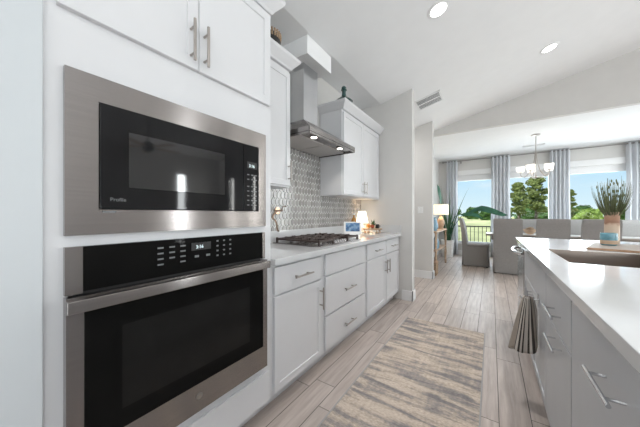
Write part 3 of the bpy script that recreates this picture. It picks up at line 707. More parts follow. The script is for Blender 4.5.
for bx, by in ((-1.46, 1.75), (-1.22, 1.75), (-1.36, 1.985), (-1.46, 2.22), (-1.22, 2.22)):
    bu = MB().cyl((bx, by, 0.924), (bx, by, 0.934), 0.045, 20).build('burner', M['steel_dark'], t)
    MB().cyl((bx, by, 0.934), (bx, by, 0.942), 0.034, 20, 0.031).build('burner_cap', M['iron'], bu)
for k in range(5):
    yy = 1.985 + (k - 2) * 0.043
    MB().cyl((-1.128, yy, 0.924), (-1.128, yy, 0.948), 0.0165, 16, 0.014).build('knob', M['steel'], t)
# ---- pot filler
t = thing('pot_filler', 'bronze folding pot filler tap mounted on the tiled wall', 'faucet', (XW + 0.01, 1.70, 1.10))
MB().cyl((XW + 0.0095, 1.70, 1.205), (XW + 0.022, 1.70, 1.205), 0.034, 20).build('wall_flange', M['copper'], t)
MB().tube([(XW + 0.02, 1.70, 1.205), (XW + 0.07, 1.70, 1.205), (XW + 0.085, 1.69, 1.205), (XW + 0.085, 1.62, 1.203), (XW + 0.085, 1.575, 1.165), (XW + 0.085, 1.565, 1.135)], 0.009, 10).build('upper_arm', M['copper'], t)
MB().tube([(XW + 0.085, 1.565, 1.14), (XW + 0.10, 1.58, 1.125), (XW + 0.105, 1.60, 1.09), (XW + 0.105, 1.605, 1.045), (XW + 0.105, 1.61, 1.03), (XW + 0.105, 1.625, 1.025)], 0.008, 10).build('spout', M['copper'], t)
MB().tube([(XW + 0.07, 1.70, 1.205), (XW + 0.075, 1.705, 1.24), (XW + 0.09, 1.74, 1.245)], 0.005, 8).build('lever', M['copper'], t)

# ---- upper cabinets
XU = -1.35
def upper_cabinet(label, y0, y1, doors, crown_y0, crown_y1):
    t = thing('upper_cabinet', label, 'cabinet', ((XW + XU) / 2, (y0 + y1) / 2, 1.385))
    MB().box(XW + 0.010, XU, y0, y1, 1.385, 2.32).build('carcass', M['cab'], t, smooth=False)
    for a, c, hy in doors:
        d = MB().panel('x', 1, XU + 0.0005, XU + 0.02, a, c, 1.398, 2.292, 0.06).build('door', M['cab'], t, smooth=False)
        bar_pull(d, (XU + 0.02, hy, 1.50), 'z', 0.15, OUT)
    c = crown(XU + 0.018, XW + 0.003, crown_y0, crown_y1, crown_y0 > 2, crown_y1 < 3)
    c.box(XW + 0.01, XU - 0.015, max(y0 + 0.03, crown_y0), y1 - 0.03, 2.322, 2.40)
    c.build('crown_moulding', M['cab'], t, smooth=False)
    return t
upper_cabinet('narrow white wall cabinet between the tall oven cabinet and the range hood', 1.053, 1.548, [(1.07, 1.540, 1.512)], 1.112, 1.548)
upper_cabinet('two door white wall cabinet between the range hood and the end wall', 2.414, 3.505, [(2.428, 2.936, 2.905), (2.942, 3.46, 2.973)], 2.414, 3.515)
# ---- range hood
t = thing('range_hood', 'stainless chimney range hood mounted above the gas cooktop', 'hood', (-1.42, 1.985, 1.81))
hy0, hy1, hx, hz = 1.588, 2.382, -1.176, 1.812
MB().box(XW + 0.012, hx, hy0, hy0 + 0.004, hz, hz + 0.055).box(XW + 0.012, hx, hy1 - 0.004, hy1, hz, hz + 0.055).box(hx - 0.004, hx, hy0, hy1, hz, hz + 0.055) \
    .box(XW + 0.012, hx, hy0, hy1, hz + 0.016, hz + 0.02).build('canopy_lip', M['steel'], t, smooth=False)
b = MB(); cxh, ca, cb_ = -1.453, 1.871, 2.099
lo = [(XW + 0.012, hy0), (hx, hy0), (hx, hy1), (XW + 0.012, hy1)]; hi = [(XW + 0.012, ca), (cxh, ca), (cxh, cb_), (XW + 0.012, cb_)]
A = [b.bm.verts.new((p[0], p[1], hz + 0.055)) for p in lo]; B = [b.bm.verts.new((p[0], p[1], 2.06)) for p in hi]
b.bm.faces.new(A); b.bm.faces.new(B)
for i in range(4): b.bm.faces.new((A[i], A[(i + 1) % 4], B[(i + 1) % 4], B[i]))
b.build('canopy', M['steel'], t, smooth=False)
MB().box(XW + 0.012, cxh, ca, cb_, 2.06, 2.594).build('chimney', M['steel_bright'], t, smooth=False)
for fa, fb in ((1.61, 1.978), (1.992, 2.36)):
    MB().box(XW + 0.03, -1.30, fa, fb, hz + 0.006, hz + 0.016).build('filter', M['filter'], t, smooth=False)
for ly in (1.735, 2.17):
    lh = MB().cyl((-1.236, ly, hz + 0.006), (-1.236, ly, hz + 0.016), 0.036, 24).build('light_housing', M['steel'], t)
    MB().cyl((-1.236, ly, hz + 0.003), (-1.236, ly, hz + 0.0065), 0.026, 24).build('lens', M['hoodlens'], lh)
    l = light('hood_lamp', 'SPOT', (-1.236, ly, hz - 0.004), 4, (1, 0.93, 0.85), (0, 0, 0), radius=0.025, spot=2.2)
for k in range(4): MB().box(hx, hx + 0.0015, 1.955 + k * 0.022, 1.968 + k * 0.022, hz + 0.022, hz + 0.034).build('button', M['steel_dark'], t, smooth=False)

# ---- things on top of the upper cabinets
t = thing('wicker_basket', 'dark woven basket with a paler tasselled rim on top of the narrow wall cabinet', 'basket', (-1.49, 1.50, 2.402))
MB().lathe((-1.50, 1.46, 2.4045), [(0.085, 0), (0.10, 0.05), (0.108, 0.13), (0.10, 0.20), (0.092, 0.20), (0.09, 0.02)], 20).build('basket_body', M['bplastic'], t)
b = MB()
for k in range(26):
    a = 2 * PI * k / 26
    b.tube([(-1.50 + 0.10 * math.cos(a), 1.46 + 0.098 * math.sin(a), 2.57), (-1.50 + 0.108 * math.cos(a), 1.46 + 0.0988 * math.sin(a), 2.60), (-1.50 + 0.103 * math.cos(a), 1.46 + 0.0983 * math.sin(a), 2.625)], 0.008, 6)
b.build('tassel_band', M['wicker'], t)
t = thing('glass_decanter', 'dark green glass decanter on top of the two door wall cabinet', 'decanter', (-1.345, 2.455, 2.4055))
MB().lathe((-1.345, 2.455, 2.4055), [(0.095, 0), (0.098, 0.006), (0.085, 0.02), (0.05, 0.045), (0.026, 0.065), (0.022, 0.09), (0.022, 0.125), (0.032, 0.130), (0.032, 0.137), (0.02, 0.138)], 24).build('bottle', M['greendark'], t)
MB().lathe((-1.345, 2.455, 2.543), [(0.014, 0), (0.024, 0.008), (0.028, 0.02), (0.02, 0.034), (0.004, 0.038)], 16).build('stopper', M['greendark'], t)

# ---- things on the counter
t = thing('smart_display', 'white tabletop photo display with a blue lit screen beside the cooktop', 'display', (-1.28, 2.54, 0.914))
bm_ = MB().box(-0.098, 0.098, -0.012, 0.012, 0.035, 0.175, bev=0.006)
bd = bm_.build('casing', M['cream'], None)
bd.parent = t; bd.location = (0, 0.0, 0.008); bd.rotation_euler = (math.radians(-14), 0, 0); WL[bd.name] = Vector((0, 0, 0))
for v in bd.data.vertices: v.co.z += 0.03
sc_ = MB().box(-0.078, 0.078, -0.0135, -0.0118, 0.06, 0.157).build('screen', M['screen'], None, smooth=False)
for v in sc_.data.vertices: v.co.z += 0.058; v.co.y -= 0.0125
sc_.location = (0, 0, 0); sc_.parent = bd
ft = MB().prism([(-0.05, 0), (0.05, 0), (0.042, 0.055), (-0.03, 0.055)], 'x', -0.07, 0.07).build('foot', M['cream'], None, smooth=False)
for v in ft.data.vertices: v.co.y += 0.012
ft.location = (0, 0.0, 0.0); ft.parent = t
t.rotation_euler = (0, 0, math.radians(30))

lx, ly, lz = -1.535, 3.34, 0.914
t = thing('table_lamp', 'small lit lamp with a white shade in the counter corner by the end wall', 'lamp', (lx, ly, lz))
MB().lathe((lx, ly, lz), [(0.045, 0), (0.045, 0.012), (0.02, 0.02), (0.030, 0.05), (0.032, 0.075), (0.015, 0.105), (0.008, 0.12), (0.008, 0.15)], 20).build('lamp_base', M['whitecer'], t)
MB().lathe((lx, ly, lz), [(0.088, 0.135), (0.055, 0.305), (0.053, 0.305), (0.086, 0.135)], 28, closed=False).build('lamp_shade', M['shadew'], t)
light('counter_lamp_bulb', 'POINT', (lx, ly, lz + 0.20), 2.5, (1.0, 0.72, 0.42), radius=0.03)
t = thing('bottle', 'tall amber glass bottle behind the smart display on the counter', 'bottle', (-1.560, 3.13, 0.914))
MB().lathe((-1.560, 3.13, 0.914), [(0.034, 0), (0.036, 0.01), (0.036, 0.17), (0.03, 0.195), (0.014, 0.215), (0.013, 0.25)], 20).build('glass_body', M['amber'], t)
MB().cyl((-1.560, 3.13, 1.164), (-1.560, 3.13, 1.185), 0.016, 14).build('cap', M['whitecer'], t)
t = thing('riser_tray', 'small carved whitewashed riser tray near the end wall on the counter', 'tray', (-1.375, 3.36, 0.914))
MB().box(-1.49, -1.27, 3.27, 3.43, 0.955, 0.978, bev=0.006).build('tray_top', M['woodtan'], t)
for px_, py_ in ((-1.465, 3.295), (-1.295, 3.295), (-1.465, 3.405), (-1.295, 3.405)):
    MB().lathe((px_, py_, 0.9142), [(0.012, 0), (0.017, 0.012), (0.011, 0.026), (0.015, 0.041)], 12).build('leg', M['woodtan'], t)
b = MB()
for k in range(9): b.sphere((-1.475 + k * 0.024, 3.272, 0.948), 0.0095, 8, 6)
b.build('bead_trim', M['whitecer'], t)
ZT = 0.9785
tag(MB().sphere((-1.43, 3.325, ZT + 0.032), 0.032, sc=(1, 1, 0.97)).build('orange', M['orange']), 'orange resting at the lamp end of the riser tray', 'fruit')
tag(MB().sphere((-1.375, 3.33, ZT + 0.026), 0.028, sc=(1, 1, 0.92)).build('apple', M['red']), 'red apple in the middle of the riser tray', 'fruit')
t = thing('succulent_pot', 'small leafy green plant in a terracotta cup on the riser tray', 'plant', (-1.395, 3.40, ZT))
MB().lathe((-1.395, 3.40, ZT), [(0.018, 0), (0.026, 0.04), (0.022, 0.04)], 14).build('pot', M['woodtan'], t)
b = MB()
for k in range(14):
    a = k * 2.4; rr = 0.02 + 0.016 * (k % 3)
    b.blade((-1.395, 3.40, ZT + 0.036), (-1.395 + rr * math.cos(a), 3.40 + rr * math.sin(a), ZT + 0.075 + 0.02 * (k % 4)), 0.016, n=4)
b.build('leaves', M['leaf'], t)
t = thing('mug', 'small dark speckled cup at the outer end of the riser tray', 'cup', (-1.315, 3.36, ZT))
MB().lathe((-1.315, 3.36, ZT), [(0.022, 0), (0.027, 0.01), (0.027, 0.055), (0.024, 0.055), (0.022, 0.008)], 16).build('cup_body', M['bplastic'], t)
MB().tube([(-1.29, 3.355, ZT + 0.045), (-1.272, 3.35, ZT + 0.042), (-1.268, 3.35, ZT + 0.026), (-1.288, 3.355, ZT + 0.014)], 0.004, 8).build('handle', M['bplastic'], t)

# switch plate
t = thing('light_switch', 'white double rocker light switch plate on the hall wall', 'switch', (-1.093, YG, 1.20))
MB().box(-1.14, -1.046, YG - 0.006, YG - 0.0002, 1.195, 1.315, bev=0.002).build('plate', M['trim'], t)
for xx in (-1.123, -1.083): MB().box(xx, xx + 0.02, YG - 0.009, YG - 0.005, 1.225, 1.285, bev=0.001).build('rocker', M['whitecer'], t)

# ================================================================== RUG
t = thing('runner_rug', 'beige and grey abstract runner rug on the plank floor between cabinets and island', 'rug', (-0.42, 1.75, 0.0))
MB().box(-0.785, -0.055, 0.62, 2.945, 0.0005, 0.009, bev=0.003, seg=1).build('pile', M['rug'], t)
b = MB()
for (xa, xb) in ((-0.79, -0.782), (-0.058, -0.05)): b.box(xa, xb, 0.62, 2.945, 0.0005, 0.010)
b.build('bound_edge', M['whitecer' if False else 'sliplight'], t, smooth=False)

# ================================================================== ISLAND
IX, IXF = 0.262, 0.242       # cabinet box face, door front face
INW = (-1, 0, 0)
def isl_cab(label, y0, y1, cat='cabinet', hollow=False):
    t = thing('island_cabinet', label, cat, (0.6, (y0 + y1) / 2, 0))
    b = MB()
    if hollow:
        b.box(IX, 0.90, y0, y0 + 0.02, 0.1, 0.874).box(IX, 0.90, y1 - 0.02, y1, 0.1, 0.874).box(IX, IX + 0.02, y0, y1, 0.1, 0.874).box(0.88, 0.90, y0, y1, 0.1, 0.874).box(IX, 0.90, y0, y1, 0.1, 0.12)
    else:
        b.box(IX, 0.90, y0, y1, 0.1, 0.874)
    b.box(IX + 0.07, 0.90, y0, y1, 0.0, 0.1)
    b.build('carcass', M['island'], t, smooth=False)
    return t
def pull(parent, y, z, ln=0.19, axis='y'): return bar_pull(parent, (IXF, y, z), axis, ln, INW, m=M['steel_bright'], r=0.0048)
t = isl_cab('grey island end unit nearest the camera with a tall pull-out front', -0.06, 1.282)
d = MB().box(IXF, IX - 0.0005, 0.545, 1.278, 0.115, 0.862, bev=0.002).build('pullout_front', M['island'], t); pull(d, 0.885, 0.757, 0.175)
MB().box(IXF, IX - 0.0005, -0.058, 0.540, 0.115, 0.862, bev=0.002).build('filler_panel', M['island'], t)
t = isl_cab('grey island drawer unit with two horizontal bar pulls beside the sink unit', 1.284, 1.80)
d = MB().box(IXF, IX - 0.0005, 1.288, 1.798, 0.652, 0.862, bev=0.002).build('drawer', M['island'], t); pull(d, 1.515, 0.735, 0.20)
d = MB().box(IXF, IX - 0.0005, 1.288, 1.798, 0.115, 0.646, bev=0.002).build('pullout_front', M['island'], t); pull(d, 1.495, 0.605, 0.20)
t = isl_cab('grey island sink unit with two doors below the undermount sink', 1.802, 2.868, hollow=True)
MB().box(IXF, IX - 0.0005, 1.806, 2.864, 0.652, 0.862, bev=0.002).build('false_front', M['island'], t)
for a, c, hy in ((1.806, 2.333, 2.29), (2.337, 2.864, 2.38)):
    d = MB().panel('x', -1, IX - 0.0005, IXF, a, c, 0.115, 0.646, 0.06).build('door', M['island'], t, smooth=False); pull(d, hy, 0.56, 0.15, 'z')
t = thing('island_end_panel', 'grey end panel closing the island beside the dishwasher', 'panel', (0.58, 3.535, 0))
MB().box(IX, 0.90, 3.512, 3.555, 0.0, 0.874).build('panel', M['island'], t, smooth=False)
# knee wall behind the units
tag(MB().box(0.903, 0.93, -0.06, 3.555, 0.0, 0.874).build('island_back_panel', M['island'], smooth=False), 'grey panelled back of the island on the seating side', 'panel')
# dishwasher
t = thing('dishwasher', 'stainless dishwasher with a curved bar handle at the far end of the island', 'dishwasher', (0.58, 3.19, 0))
MB().box(IX + 0.02, 0.88, 2.876, 3.506, 0.02, 0.868).build('tub', M['bplastic'], t, smooth=False)
dr = MB().box(IXF - 0.004, IX + 0.018, 2.876, 3.506, 0.105, 0.864, bev=0.006).build('door', M['steel'], t)
MB().box(IX + 0.03, IX + 0.04, 2.876, 3.506, 0.0, 0.10).build('kick_plate', M['bplastic'], t, smooth=False)
hp = []
for k in range(13):
    q = k / 12; hp.append((IXF - 0.012 - 0.052 * math.sin(PI * q) ** 0.55, 2.905 + 0.572 * q, 0.815))
b = MB(); 
for p, q in zip(hp, hp[1:]): pass
b.tube(hp, 0.014, 10)
b.build('handle', M['chrome'], dr)
# island countertop with sink cut-out
t = thing('island_countertop', 'white quartz island worktop with a sink cut out', 'countertop', (0.8, 1.9, 0.876))
sx0, sx1, sy0, sy1 = 0.343, 0.800, 1.86, 2.52
ox0, ox1, oy0, oy1 = 0.225, 1.36, -0.10, 3.60
b = MB()
ob = [(ox0, oy0), (ox1, oy0), (ox1, oy1), (ox0, oy1)]
ib = []
R_ = 0.004
for cxx, cyy, a_ in ((sx0 + R_, sy0 + R_, PI), (sx1 - R_, sy0 + R_, 1.5 * PI), (sx1 - R_, sy1 - R_, 0), (sx0 + R_, sy1 - R_, 0.5 * PI)):
    for k in range(5): ib.append((cxx + R_ * math.cos(a_ + k * PI / 8), cyy + R_ * math.sin(a_ + k * PI / 8)))
def ringverts(z): return [b.bm.verts.new((p[0], p[1], z)) for p in ob], [b.bm.verts.new((p[0], p[1], z)) for p in ib]
ot, it = ringverts(0.914); obt, ibt = ringverts(0.876)
for O, I in ((ot, it), (obt, ibt)):
    for i in range(4):
        seg = I[i * 5:(i + 1) * 5]
        for k in range(4): b.bm.faces.new((O[i], seg[k], seg[k + 1]))
        b.bm.faces.new((O[i], seg[4], I[((i + 1) % 4) * 5], O[(i + 1) % 4]))
for i in range(4): b.bm.faces.new((ot[i], ot[(i + 1) % 4], obt[(i + 1) % 4], obt[i]))
for i in range(20): b.bm.faces.new((it[i], it[(i + 1) % 20], ibt[(i + 1) % 20], ibt[i]))
sl = b.build('slab', M['quartz'], t, smooth=False)
bv = sl.modifiers.new('bevel', 'BEVEL'); bv.width = 0.002; bv.segments = 2; bv.limit_method = 'ANGLE'; bv.angle_limit = math.radians(50)
# sink
t = thing('sink', 'stainless undermount sink basin in the island worktop', 'sink', (0.57, 2.19, 0.66))
b = MB(); e = 0.004; zb_ = 0.665
g_ = 0.0012
b.box(sx0 + g_, sx0 + g_ + e, sy0 + g_, sy1 - g_, zb_, 0.9125).box(sx1 - g_ - e, sx1 - g_, sy0 + g_, sy1 - g_, zb_, 0.9125)
b.box(sx0 + g_, sx1 - g_, sy0 + g_, sy0 + g_ + e, zb_, 0.9125).box(sx0 + g_, sx1 - g_, sy1 - g_ - e, sy1 - g_, zb_, 0.9125)
b.box(sx0 + g_, sx1 - g_, sy0 + g_, sy1 - g_, zb_, zb_ + 0.008)
b.build('basin', M['sinksteel'], t, smooth=False)
MB().lathe((0.66, 2.19, zb_ + 0.008), [(0.045, 0), (0.045, 0.003), (0.034, 0.004), (0.03, 0.001)], 20).build('drain', M['chrome'], t)
# towel bar and towel
t = thing('towel_bar', 'short chrome towel bar standing out from the sink unit front', 'bar', (0.21, 2.05, 0.64))
MB().box(IXF - 0.004, IXF - 0.0003, 2.035, 2.065, 0.60, 0.68, bev=0.001).build('bracket', M['chrome'], t)
MB().tube([(IXF - 0.003, 2.05, 0.642), (0.16, 2.05, 0.640), (0.152, 2.05, 0.645), (0.15, 2.05, 0.655)], 0.0055, 10).build('rod', M['chrome'], t)
def towel():
    b = MB(); bm = b.bm; uvl = bm.loops.layers.uv.new('UVMap')
    nu, nv = 56, 26; G = []
    for i in range(nu + 1):
        u = i / nu; col = []
        for j in range(nv + 1):
            v = j / nv
            ang = 2 * PI * u
            spread = 0.30 + 0.70 * (v ** 0.75)
            hx_ = 0.078 * spread; hy_ = 0.052 * spread
            fold = 1 + 0.15 * math.sin(6 * ang + 1.6 * v) * (0.3 + v) + 0.05 * math.sin(11 * ang + 3 * v) * v + 0.08 * math.sin(5 * ang + 2)
            cxx = 0.190 - 0.012 * v; cyy = 2.05
            x_ = cxx + hx_ * math.cos(ang) * fold; y_ = cyy + hy_ * math.sin(ang) * fold
            x_ = min(x_, IXF - 0.006)
            z_ = 0.655 - 0.33 * v - 0.012 * math.sin(3 * ang) * v + 0.02 * math.cos(ang) * v
            col.append(bm.verts.new((x_, y_, z_)))
        G.append(col)
    for i in range(nu):
        for j in range(nv):
            f = bm.faces.new((G[i][j], G[i + 1][j], G[i + 1][j + 1], G[i][j + 1]))
            for lp, (a, c) in zip(f.loops, ((i, j), (i + 1, j), (i + 1, j + 1), (i, j + 1))): lp[uvl].uv = (a / nu * 2 % 1.0 if a < nu else 1.0, c / nv)
    top = [G[i][0] for i in range(nu)]
    o = b.build('towel', M['towel'], None)
    md = o.modifiers.new('thick', 'SOLIDIFY'); md.thickness = 0.004
    return tag(o, 'brown and cream striped towel gathered over the chrome towel bar', 'towel')
towel()

# ---- board and decor on the island
ZI = 0.9145
t = thing('serving_board', 'long wooden serving board on the island behind the sink', 'board', (0.575, 2.625, ZI))
MB().box(0.575, 1.275, 2.625, 3.145, ZI, ZI + 0.017, bev=0.005).build('plank', M['woodg'], t)
MB().box(0.573, 1.277, 2.621, 2.626, ZI + 0.001, ZI + 0.015, bev=0.002).build('bark_edge', M['wood'], t)
t.rotation_euler = (0, 0, -0.305)
ZB = ZI + 0.0175
vx, vy = 0.802, 3.0
t = thing('grass_vase', 'tall rustic birch vase holding green grass on the serving board', 'vase', (vx, vy, ZB))
MB().lathe((vx, vy, ZB), [(0.040, 0), (0.043, 0.01), (0.043, 0.10), (0.042, 0.20), (0.044, 0.255), (0.039, 0.258), (0.037, 0.20), (0.037, 0.02)], 28).build('vase_body', M['vase'], t)
b = MB(); rnd = random.Random(3)
for k in range(190):
    a = rnd.uniform(0, 2 * PI); sp = rnd.random() ** 0.7; ht = rnd.uniform(0.14, 0.32) * (1 - 0.25 * sp)
    b0 = (vx + 0.03 * math.cos(a) * sp, vy + 0.03 * math.sin(a) * sp, ZB + 0.21)
    tp_ = (vx + (0.02 + 0.085 * sp) * math.cos(a), vy + (0.02 + 0.085 * sp) * math.sin(a), ZB + 0.25 + ht)
    b.blade(b0, tp_, rnd.uniform(0.003, 0.007), (0.03 * math.cos(a), 0.03 * math.sin(a), -0.02 * sp), n=6, side=(-math.sin(a + 0.6), math.cos(a + 0.6), 0))
b.build('grass_blades', M['grass'], t)
b = MB()
for k in range(34):
    a = rnd.uniform(0, 2 * PI); sp = rnd.uniform(0.1, 0.9); h_ = ZB + 0.30 + rnd.uniform(0.05, 0.24) * (1 - 0.3 * sp)
    r_ = (0.02 + 0.085 * sp * (h_ - ZB - 0.2) / 0.3)
    b.sphere((vx + r_ * math.cos(a), vy + r_ * math.sin(a), h_), 0.0055, 6, 5, sc=(0.8, 0.8, 2.4))
b.build('seed_heads', M['grass'], t)['kind'] = 'stuff'
bx, by = 0.755, 2.885
t = thing('candle_bowl', 'teal glazed candle bowl in front of the vase on the serving board', 'bowl', (bx, by, ZB))
MB().lathe((bx, by, ZB), [(0.038, 0), (0.045, 0.008), (0.048, 0.04), (0.047, 0.092), (0.043, 0.094), (0.042, 0.04), (0.034, 0.012)], 28).build('bowl_body', M['teal'], t)
MB().cyl((bx, by, ZB + 0.013), (bx, by, ZB + 0.062), 0.038, 24).build('wax', M['whitecer'], t)
MB().lathe((bx, by, ZB), [(0.0458, 0.010), (0.0482, 0.024), (0.0488, 0.040), (0.0482, 0.040), (0.0472, 0.024), (0.0450, 0.010)], 28, closed=False).build('ochre_band', M['woodtan'], t)
b = MB()
for k in range(14):
    a = k / 13
    b.sphere((0.90 + 0.14 * a, 2.80 + 0.018 * math.sin(5 * a), ZB + 0.0085), 0.0085, 8, 6)
tag(b.build('bead_garland', M['woodtan']), 'string of tan wooden beads lying on the serving board', 'garland')

# ================================================================== CEILING FIXTURES
def on_slope(x, y): return Vector((x, y, zslope(x)))
TILT = -math.atan(SL)
def downlight(name, label, x, y, pw=9):
    t = thing(name, label, 'light', (0, 0, 0))
    MB().lathe((0, 0, 0), [(0.095, -0.001), (0.095, -0.006), (0.085, -0.010), (0.068, -0.008), (0.068, -0.001)], 32, closed=False).build('trim_ring', M['trim'], t)
    MB().cyl((0, 0, -0.004), (0, 0, -0.0075), 0.068, 32).build('lens', M['lens'], t)
    return t
DLTS = [(-0.39, 2.45, 'round recessed downlight over the aisle near the cabinets'), (0.595, 4.195, 'round recessed downlight over the island end near the gable'), (-0.39, -1.3, 'added unseen downlight over the aisle behind the fridge side wall'), (0.595, 1.7, 'added unseen downlight straight above the island sink'), (2.0, 3.0, 'added unseen downlight on the living room side of the island'), (2.0, 0.4, 'added unseen downlight in the living room ceiling near the back windows')]  # last four sit out of view, added to bounce light off the floor
first = None
for x, y, lab in DLTS:
    if first is None: first = downlight('recessed_light', lab, x, y); o = first
    else: o = dup(first, (0, 0, 0), label=lab)
    o['group'] = 'recessed ceiling lights'
    o.location = on_slope(x, y); o.rotation_euler = (0, TILT, 0)
    l = light('downlight_lamp', 'AREA', on_slope(x, y) + Vector((0.003, 0, -0.012)), 10, (1, 0.985, 0.97), (0, TILT * 0.4, 0), 0.13, spread=math.radians(110))
# living room ceiling fan (it shows as a reflection in the microwave door)
fx_, fy_, fz_ = 4.1, 2.45, 2.62
t = thing('ceiling_fan', 'dark five blade ceiling fan reflected in the microwave door', 'fan', (fx_, fy_, fz_))
MB().cyl((fx_, fy_, fz_ + 0.12), (fx_, fy_, zslope(fx_) - 0.001), 0.014, 12).build('downrod', M['bmetal'], t)
MB().lathe((fx_, fy_, fz_), [(0.05, -0.09), (0.10, -0.06), (0.115, 0), (0.11, 0.08), (0.05, 0.13)], 24).build('motor_housing', M['bmetal'], t)
for k in range(5):
    a = 2 * PI * k / 5 + 0.3; ca_, sa_ = math.cos(a), math.sin(a)
    b = MB()
    A = [(0.10, -0.03), (0.22, -0.065), (0.66, -0.075), (0.70, 0), (0.66, 0.075), (0.22, 0.065), (0.10, 0.03)]
    b.prism([(fx_ + r_ * ca_ - q_ * sa_, fy_ + r_ * sa_ + q_ * ca_) for r_, q_ in A], 'z', fz_ + 0.01, fz_ + 0.018)
    b.build('blade', M['wood'], t, smooth=False)
# air vents
def vent(label, w_, l_, n_, loc, rot):
    t = thing('ceiling_vent', label, 'vent', (0, 0, 0))
    f = 0.025
    MB().box(-w_ / 2, w_ / 2, -l_ / 2, -l_ / 2 + f, -0.008, -0.0005).box(-w_ / 2, w_ / 2, l_ / 2 - f, l_ / 2, -0.008, -0.0005).box(-w_ / 2, -w_ / 2 + f, -l_ / 2, l_ / 2, -0.008, -0.0005).box(w_ / 2 - f, w_ / 2, -l_ / 2, l_ / 2, -0.008, -0.0005).box(-w_ / 2, w_ / 2, -0.012, 0.012, -0.008, -0.0005).build('frame', M['trim'], t, smooth=False)
    MB().box(-w_ / 2 + f, w_ / 2 - f, -l_ / 2 + f, l_ / 2 - f, -0.0035, -0.0008).build('duct_shade', M['ventdark'], t, smooth=False)  # flat dark plate painted in place of the shade inside the duct
    for k in range(n_):
        y_ = -l_ / 2 + f + (l_ - 2 * f) * (k + 0.5) / n_
        MB().box(-w_ / 2 + f, w_ / 2 - f, y_ - 0.0022, y_ + 0.0022, -0.008, -0.003).build('louvre', M['trim'], t, smooth=False)
    t.location = loc; t.rotation_euler = rot
vent('white louvred air vent in the sloped ceiling near the end wall', 0.37, 0.36, 12, on_slope(-0.785, 4.10), (0, TILT, 0))
vent('slim white air vent in the dining ceiling behind the chandelier', 0.38, 0.13, 3, (0.80, 7.54, ZD), (0, 0, 0))

# ---- chandelier
qx, qy = 0.668, 6.0
t = thing('chandelier', 'brushed nickel chandelier with frosted cup shades over the dining table', 'chandelier', (qx, qy, 1.83))
MB().lathe((qx, qy, 2.62), [(0.066, -0.0005), (0.066, -0.012), (0.05, -0.02), (0.012, -0.026)], 24).build('ceiling_canopy', M['nickel'], t)
MB().cyl((qx, qy, 1.84), (qx, qy, 2.60), 0.006, 10).build('rod', M['nickel'], t)
MB().lathe((qx, qy, 1.825), [(0.004, 0), (0.02, 0.01), (0.026, 0.022), (0.014, 0.04), (0.010, 0.06)], 16).build('finial', M['nickel'], t)
for k in range(5):
    a = 2 * PI * k / 5 + 0.5; ca_, sa_ = math.cos(a), math.sin(a)
    pts = [(0.010, 2.30), (0.016, 2.20), (0.035, 2.08), (0.075, 1.96), (0.13, 1.885), (0.165, 1.862), (0.20, 1.875), (0.218, 1.91), (0.22, 1.94)]
    ar = MB().tube([(qx + r_ * ca_, qy + r_ * sa_, z_) for r_, z_ in pts], 0.0055, 8).build('arm', M['nickel'], t)
    MB().tube([(qx + r_ * ca_, qy + r_ * sa_, z_) for r_, z_ in ((0.012, 1.842), (0.08, 1.838), (0.15, 1.848), (0.18, 1.868))], 0.004, 8).build('lower_scroll', M['nickel'], ar)
    sx, sy = qx + 0.22 * ca_, qy + 0.22 * sa_
    MB().lathe((sx, sy, 1.94), [(0.015, 0), (0.030, 0.006), (0.030, 0.012)], 16).build('cup_holder', M['nickel'], ar)
    MB().lathe((sx, sy, 1.952), [(0.030, 0), (0.052, 0.012), (0.062, 0.05), (0.068, 0.10), (0.064, 0.10), (0.058, 0.05), (0.028, 0.006)], 22, closed=False).build('shade', M['alab'], ar)
t.location = (0.73, 6.558, 1.891); t.scale = (1.093, 1.093, 1.093)
light('chandelier_glow', 'POINT', (0.73, 6.558, 2.14), 3, (1, 0.92, 0.82), radius=0.22)

